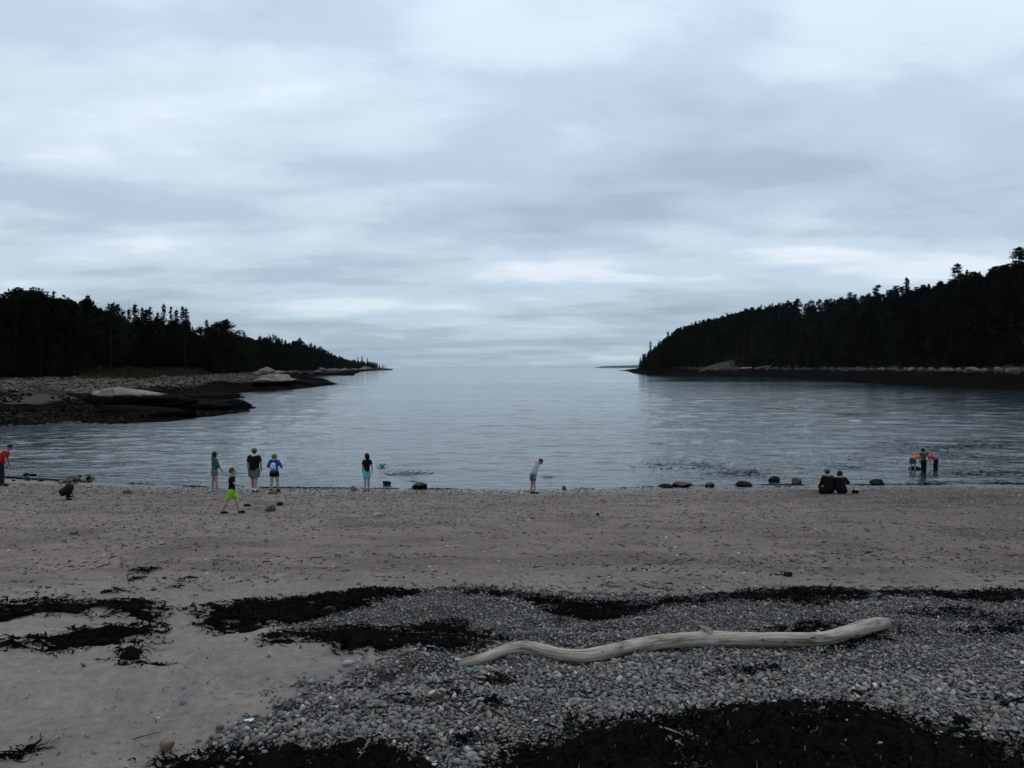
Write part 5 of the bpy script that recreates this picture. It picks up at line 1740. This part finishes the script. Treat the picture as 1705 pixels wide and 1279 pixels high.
    if cap:
        cp = MB()
        cp.ball(headc + hd * hs * 0.28 - hf * hs * 0.05, (hs * 0.93, hs * 1.02, hs * 0.86), 16, 10, (hx, hf, hd))
        vz = MB()
        vz.tube([headc + hf * hs * 0.6 + hd * hs * 0.42, headc + hf * hs * 1.15 + hd * hs * 0.36, headc + hf * hs * 1.65 + hd * hs * 0.26], [(hs * 0.75, hs * 0.10), (hs * 0.72, hs * 0.09), (hs * 0.45, hs * 0.06)], 12, hx)
        vz.build('visor', cap, cp.build('cap', cap, root, 0.009 * h, 1))
    if collar:
        cb = MB()
        cb.tube([neck - fwd * 0.004 * h - sp * 0.012 * h, neck + sp * 0.012 * h - fwd * 0.002 * h], [(0.050 * h, 0.047 * h), (0.044 * h, 0.041 * h)], 14, X)
        cb.tube([neck - fwd * 0.052 * h - sp * 0.004 * h, neck - fwd * 0.072 * h - sp * 0.03 * h], [(0.012 * h, 0.004 * h), (0.010 * h, 0.004 * h)], 8, X)
        cb.build('collar', collar, root)
    J.update(root=root, chest=chest, shc=shc, sp=sp, fwd=fwd, neck=neck, waist=waist, h=h)
    return J


M_EYE = simple('dark_eyes', (0.01, 0.01, 0.012), 0.3, 0.1)
BLACK = cloth('black_cotton', (0.0045, 0.0045, 0.005)); NEAR_BLACK = cloth('dark_navy_cotton', (0.012, 0.012, 0.018))
DENIM = cloth('washed_denim', (0.065, 0.095, 0.12)); TEAL = cloth('faded_teal_fleece', (0.035, 0.075, 0.066)); GREYC = cloth('grey_jersey', (0.10, 0.10, 0.105))
LIME = cloth('lime_swim_cloth', (0.20, 0.42, 0.02), 0.3); BLUE = cloth('bright_blue_fleece', (0.012, 0.062, 0.30)); AQUA = cloth('aqua_swim_cloth', (0.075, 0.36, 0.44))
PALEHOOD = cloth('pale_grey_blue_fleece', (0.26, 0.31, 0.37)); RED = cloth('red_cotton', (0.30, 0.010, 0.016)); ORANGE = cloth('orange_cotton', (0.55, 0.10, 0.015)); PINKC = cloth('pink_cotton', (0.38, 0.022, 0.07))
TEALD = cloth('dark_teal_cotton', (0.015, 0.07, 0.075)); CAPG = cloth('grey_cap', (0.075, 0.08, 0.085)); CAPB = cloth('slate_cap', (0.06, 0.075, 0.10)); WHITEC = cloth('white_cotton', (0.6, 0.6, 0.6), 0.08)
HAIR_D = simple('dark_hair', (0.007, 0.005, 0.004), 0.6, 0.3, 60, 0.15); HAIR_B = simple('brown_hair', (0.03, 0.02, 0.014), 0.6, 0.3, 60, 0.2); HAIR_R = simple('reddish_brown_hair', (0.035, 0.014, 0.011), 0.6, 0.3, 60, 0.2)
HAIR_F = simple('fair_hair', (0.12, 0.095, 0.065), 0.6, 0.35, 60, 0.2)
SHOE_D = simple('dark_shoe', (0.006, 0.006, 0.007), 0.7, 0.2, 30, 0.1); SHOE_P = simple('pale_sandal', (0.20, 0.17, 0.15), 0.7, 0.2, 30)
M_PATT = None


def pattern_mat(name, a, bcol, scale, c=None):
    m, t, b = new_mat(name)
    tcn = t.nodes.new('ShaderNodeTexCoord')
    f = noise_node(t, tcn.outputs['Object'], scale, 2, 0.5)
    st = [(0.46, a), (0.54, bcol)] + ([(0.62, c)] if c else [])
    t.links.new(ramp_node(t, f, st), b.inputs['Base Color'])
    b.inputs['Roughness'].default_value = 0.9
    return m


CAMO = pattern_mat('patterned_swim_cloth', (0.012, 0.014, 0.016), (0.09, 0.13, 0.10), 14, (0.16, 0.19, 0.20))
PACKM = pattern_mat('white_printed_nylon', (0.60, 0.60, 0.66), (0.34, 0.36, 0.46), 22, (0.10, 0.12, 0.20))
FLORAL = pattern_mat('green_printed_cotton', (0.008, 0.009, 0.010), (0.01, 0.012, 0.012), 16, (0.10, 0.20, 0.12))


def gl(px, py):
    x, y, z = G(px, py)
    return (x, y, z)


def height_for(loc, ytop):
    """metres between the ground there and the level the photograph shows at ytop"""
    d = loc[1]
    return CAMZ + d * math.tan(math.atan((639.5 - ytop) / FPX) - PITCH) - loc[2]


L1 = gl(357.5, 819); person('girl in teal hooded top and grey shorts left of the heavy man', L1, R(-48), height_for(L1, 754), TEAL, GREYC, HAIR_D, 2, ((-4, 2, 2), (6, 4, 2)), ((-4, 6, 14), (14, 6, 22)), (0, 0), 0.98, 'half', 'brief', SKIN, (SHOE_P, 'shoe'), None, 0.07, hood=True)
L2 = gl(423.5, 819.5); person('heavy man in black shirt, denim shorts and grey cap seen from behind', L2, R(-4), height_for(L2, 748.5), BLACK, DENIM, HAIR_B, 1, ((9, 4, 1), (-9, 2, 0)), ((-4, 12, 10), (5, 12, 12)), (4, 25), 1.32, 'short', 'short', SKIN, (SHOE_D, 'shoe'), WHITEC, 0, cap=CAPG, collar=WHITEC, belly=1.2, skirt=1.5)
L3 = gl(457, 820); J3 = person('woman in bright blue jacket and black shorts carrying a backpack', L3, R(2), height_for(L3, 757), BLUE, BLACK, HAIR_F, 1, ((-2, 2, 5), (3, 2, 7)), ((8, 26, 62), (8, 26, 62)), (4, 12), 1.10, 'half', 'brief', SKIN, (SHOE_D, 'boot'), None, 0.055, cap=None)
L4 = gl(386, 854); person('boy in black shirt and lime shorts walking along the sand', L4, R(-84), height_for(L4, 782) * 1.03, BLACK, LIME, HAIR_B, 3, ((20, 4, 2), (-20, 8, 2)), ((-16, 9, 8), (30, 8, 40)), (3, 0), 0.98, 'short', 'short', SKIN, (SHOE_D, 'shoe'), None, 0, skirt=1.0)
L5 = gl(611, 818); person('girl in black shirt and aqua shorts with long dark hair at the water edge', L5, R(22), height_for(L5, 756.5), BLACK, AQUA, HAIR_D, 0, ((-2, 2, 1), (5, 3, 1)), ((6, 5, 10), (-14, 14, 6)), (2, 25), 0.90, 'short', 'short', SKIN, (SHOE_D, 'shoe'), None, 0.125)
L6 = gl(887.5, 822); person('boy in pale grey hoodie and patterned shorts bending to look at the ground', L6, R(-80), 1.42, PALEHOOD, CAMO, HAIR_R, 27, ((-3, 3, 2), (8, 5, 2)), ((-34, 6, 20), (-26, 6, 26)), (38, 0), 1.0, 'long', 'short', SKIN, (SHOE_D, 'shoe'), None, 0, hood=True, skirt=1.6)
L7 = gl(1, 809); person('man in red shirt and dark trousers bending at the left edge of the picture', L7, R(-62), 1.74, RED, NEAR_BLACK, HAIR_D, 27, ((2, 6, 4), (12, 12, 4)), ((2, 8, 10), (-4, 8, 12)), (22, 0), 1.22, 'short', 'long', SKIN_TAN, (SHOE_D, 'shoe'))
L8 = gl(104, 834); person('person in dark navy shirt crouching on the shingle', L8, R(-58), 1.24, NEAR_BLACK, BLACK, HAIR_D, 50, ((118, 140, 16), (110, 138, 16)), ((4, 4, 6), (6, 4, 6)), (14, 0), 1.4, 'short', 'long', SKIN_TAN, (SHOE_D, 'shoe'))
L9 = gl(1380, 823.5); person('man in black with a slate cap sitting on the sand, left of the couple', L9, R(14), 1.58, BLACK, BLACK, HAIR_D, 16, ((86, 2, 46), (112, 62, 6)), ((14, 12, 24), (12, 16, 30)), (2, -10), 1.38, 'long', 'short', SKIN, None, None, 0, cap=CAPB, seat=True, side_bend=5)
L10 = gl(1402, 823.5); person('woman in black with dark hair sitting on the sand, right of the couple', L10, R(-4), 1.50, BLACK, BLACK, HAIR_D, 12, ((116, 66, 6), (118, 66, 10)), ((24, 8, 20), (22, 46, 50)), (4, 14), 1.22, 'long', 'long', SKIN, (SHOE_D, 'shoe'), None, 0.05, seat=True, side_bend=-6)


def wl(px, py):
    p = ground_at([px], [py], 0.0)[0]
    return (float(p[0]), float(p[1]), 0.0)


L11 = wl(1519.5, 782); person('child in orange shirt bending over in the shallows', L11, R(-72), 1.20, ORANGE, TEALD, HAIR_D, 68, ((2, 8, 6), (16, 18, 6)), ((-6, 6, 6), (8, 6, 10)), (24, 0), 1.25, 'short', 'short', SKIN, None, None, 0, z_off=-0.10)
L12 = wl(1538, 786); person('dark dressed child standing upright between the two bending ones', L12, R(10), 1.28, FLORAL, BLACK, HAIR_D, 6, ((-2, 2, 5), (3, 2, 5)), ((6, 8, 10), (6, 8, 10)), (12, 0), 1.0, 'short', 'long', SKIN_TAN, None, None, 0.05, z_off=-0.12)
L13 = wl(1558.5, 782); person('child in pink shirt bending over in the shallows', L13, R(66), 1.15, PINKC, BLACK, HAIR_D, 58, ((2, 8, 6), (18, 22, 6)), ((-4, 6, 6), (16, 6, 14)), (20, 0), 1.15, 'short', 'long', SKIN, None, None, 0, z_off=-0.10)

# backpack on the woman in blue
rt = J3['root']; h3 = J3['h']
Rz = Matrix.Rotation(rt.rotation_euler.z, 3, 'Z')
bc = J3['chest'] - J3['fwd'] * (0.112 * h3) - J3['sp'] * 0.045 * h3
bp = empty('backpack', Vector(rt.location) + Rz @ bc, rt.rotation_euler.z)
tag(bp, 'white printed backpack with dark straps on the back of the woman in blue', 'backpack')
mb = MB(); u = h3
mb.tube([(0, 0, -0.105 * u), (0, 0, -0.095 * u), (0, 0, -0.03 * u), (0, 0.004 * u, 0.05 * u), (0, 0.008 * u, 0.085 * u), (0, 0.012 * u, 0.10 * u)], [(0.05 * u, 0.03 * u), (0.066 * u, 0.044 * u), (0.070 * u, 0.046 * u), (0.064 * u, 0.040 * u), (0.05 * u, 0.03 * u), (0.02 * u, 0.012 * u)], 16, (1, 0, 0))
mb.build('pack_body', PACKM, bp, 0.009 * u, 1)
mb = MB(); mb.tube([(0, -0.046 * u, -0.085 * u), (0, -0.05 * u, -0.05 * u), (0, -0.046 * u, -0.015 * u)], [(0.045 * u, 0.012 * u), (0.05 * u, 0.018 * u), (0.044 * u, 0.012 * u)], 12, (1, 0, 0))
mb.build('front_pocket', simple('pocket_nylon', (0.22, 0.23, 0.30), 0.7), bp)
for s in (-1, 1):
    mb = MB(); mb.tube([(s * 0.035 * u, 0.03 * u, 0.075 * u), (s * 0.05 * u, 0.06 * u, 0.155 * u), (s * 0.056 * u, 0.125 * u, 0.165 * u), (s * 0.066 * u, 0.186 * u, 0.10 * u), (s * 0.075 * u, 0.18 * u, 0.0)], [(0.006 * u, 0.016 * u)] * 5, 8, (0, 0, 1))
    mb.build('strap', BLACK, bp)
mb = MB(); mb.tube([(-0.02 * u, -0.005 * u, 0.095 * u), (-0.012 * u, -0.01 * u, 0.125 * u), (0.012 * u, -0.01 * u, 0.125 * u), (0.02 * u, -0.005 * u, 0.095 * u)], [0.005 * u] * 4, 8)
mb.build('carry_loop', BLACK, bp)

# small dark bag with a pale top beside the couple
x, y, z = G(1424, 822)
bag = empty('small_bag', (x, y, z))
tag(bag, 'small dark bag with a pale top beside the seated couple', 'bag')
mb = MB(); mb.tube([(0, 0, 0.0), (0, 0, 0.03), (0, 0, 0.10), (0, 0, 0.15), (0, 0, 0.17)], [(0.10, 0.07), (0.13, 0.09), (0.13, 0.09), (0.10, 0.07), (0.03, 0.02)], 14, (1, 0, 0)); mb.build('bag_body', BLACK, bag)
mb = MB(); mb.ball((0.02, -0.01, 0.17), (0.06, 0.04, 0.03), 10, 6); mb.build('folded_cloth', WHITEC, bag)
mb = MB(); mb.tube([(-0.09, 0, 0.12), (-0.06, 0, 0.21), (0.03, 0, 0.23), (0.09, 0, 0.12)], [0.008] * 4, 8); mb.build('handle', BLACK, bag)

# ------------------------------------------------------------------ splash, ripples and drifting weed and dark streaks on the water
def splash(px, py, size, label, seed):
    x, y, _ = wl(px, py)
    r = np.random.default_rng(seed)
    root = empty('splash', (x, y, 0))
    tag(root, label, 'splash')
    n = 26
    V, F = [], []
    for k in range(n):
        a = 2 * math.pi * k / n
        for j, (rr, zz) in enumerate(((0.55, -0.02), (0.60, 0.25), (0.78, 0.6), (0.98, 0.85))):
            jag = 1 if j < 2 else r.uniform(0.55, 1.25)
            V.append((math.cos(a) * rr * size * (0.9 + 0.2 * r.random()), math.sin(a) * rr * size * 0.8, zz * size * jag))
    for k in range(n):
        k2 = (k + 1) % n
        for j in range(3):
            F.append((k * 4 + j, k2 * 4 + j, k2 * 4 + j + 1, k * 4 + j + 1))
    o = link('water_crown', np_mesh('water_crown', V, F, True), M_SPRAY, root)
    md = o.modifiers.new('thickness', 'SOLIDIFY'); md.thickness = 0.015
    mb = MB(); mb.ball((0, 0, 0.02), (size * 0.5, size * 0.45, size * 0.62), 16, 10); mb.build('water_hump', WATER, root)
    mb = MB()
    for _ in range(44):
        a = r.uniform(0, 6.28); d = size * r.uniform(0.6, 2.0)
        mb.ball((math.cos(a) * d, math.sin(a) * d * 0.6, size * r.uniform(0.05, 1.2) * (1.2 - d / size / 2.4)), r.uniform(0.012, 0.04), 6, 4)
    tag(mb.build('droplets', M_SPRAY, root), kind='stuff')


M_SPRAY = simple('white_spray', (0.40, 0.45, 0.48), 0.4, 0.15, 8)
splash(637, 776, 0.19, 'white splash in the water right of the girl in aqua shorts', 3)
x, y, _ = wl(681, 786)
rip = empty('ripple_ring', (x, y, 0)); tag(rip, 'pale ripple ring on the water above the pointed brown rock', 'ripple')
for rr, hh in ((1.15, 0.014), (0.75, 0.016), (0.42, 0.018)):
    mb = MB()
    pts = [(math.cos(a) * rr, math.sin(a) * rr * 0.9, 0.004) for a in np.linspace(0, 2 * math.pi, 49)]
    mb.tube(pts, [(hh, 0.10)] * 49, 8, (0, 0, 1), cap=False); mb.build('ripple', WATER, rip)
mb = MB(); r_ = random.Random(4)
for _ in range(16):
    a = r_.uniform(0, 6.28); d = r_.uniform(0.1, 0.7)
    mb.ball((math.cos(a) * d, math.sin(a) * d * 0.6, 0.03), (r_.uniform(0.02, 0.09), 0.02, r_.uniform(0.015, 0.05)), 6, 4)
tag(mb.build('foam', M_SPRAY, rip), kind='stuff')

# floating weed and dark streaks: flat dark pieces on the water
r = np.random.default_rng(202)
FX, FY = [], []
for (px, py, wpx, hpx, n) in [(1150, 776, 70, 8, 420), (1235, 788, 60, 7, 330), (1090, 775, 30, 5, 120), (1420, 691, 34, 3, 220), (1500, 737, 40, 5, 160), (1560, 745, 100, 8, 620), (1640, 740, 70, 8, 560), (1290, 681, 18, 1.2, 40),
                           (1600, 762, 100, 10, 420), (1640, 788, 80, 10, 420), (1440, 762, 50, 8, 110), (1400, 775, 60, 9, 110), (912, 795, 12, 1.6, 26), (665, 763, 10, 2, 8), (690, 802, 8, 1, 12), (1660, 805, 50, 3, 120), (1560, 803, 40, 3, 60), (1425, 778, 16, 1, 20), (1300, 640, 120, 1.4, 150), (1420, 645, 120, 1.6, 240)]:
    a = r.normal(px, wpx * 0.5, n); b = np.clip(r.normal(py, hpx * 0.5, n), 628, 811)
    q = ground_at(a, b, 0.0)
    FX.append(q[:, 0]); FY.append(q[:, 1])
FX = np.concatenate(FX); FY = np.concatenate(FY)
far_f = np.clip(FY / 45, 1, 6)
n = len(FX)
a = r.normal(0, 0.5, n)
V, F = quads(np.column_stack([FX, FY, np.full(n, 0.012) + r.uniform(0, 0.02, n)]), np.column_stack([np.cos(a), np.sin(a), r.normal(0, 0.03, n)]), np.column_stack([-np.sin(a), np.cos(a), r.normal(0, 0.10, n)]), r.uniform(0.10, 0.48, n) * far_f, r.uniform(0.02, 0.09, n) * far_f)
tag(link('seaweed_and_streaks', np_mesh('seaweed_and_streaks', V, F, False), M_WEED), 'dark seaweed and flat dark streaks on the water on the right', kind='stuff')

# ------------------------------------------------------------------ thin sea haze: one closed box of air round everything, sky outside it
hz = bpy.data.materials.new('sea_haze'); hz.use_nodes = True
ht = hz.node_tree; ht.nodes.clear()
pv = ht.nodes.new('ShaderNodeVolumePrincipled')
pv.inputs['Color'].default_value = (0.80, 0.90, 1.0, 1)
pv.inputs['Density'].default_value = 1.5e-5
ho = ht.nodes.new('ShaderNodeOutputMaterial'); ht.links.new(pv.outputs[0], ho.inputs['Volume'])
bm = bmesh.new(); bmesh.ops.create_cube(bm, size=1.0)
for v in bm.verts:
    v.co = Vector((v.co.x * 26000, 6200 + v.co.y * 12800, 47.0 + v.co.z * 100.0))
hm = bpy.data.meshes.new('haze'); bm.to_mesh(hm); bm.free()
tag(link('haze', hm, hz), 'thin pale sea air over the whole cove', kind='stuff')
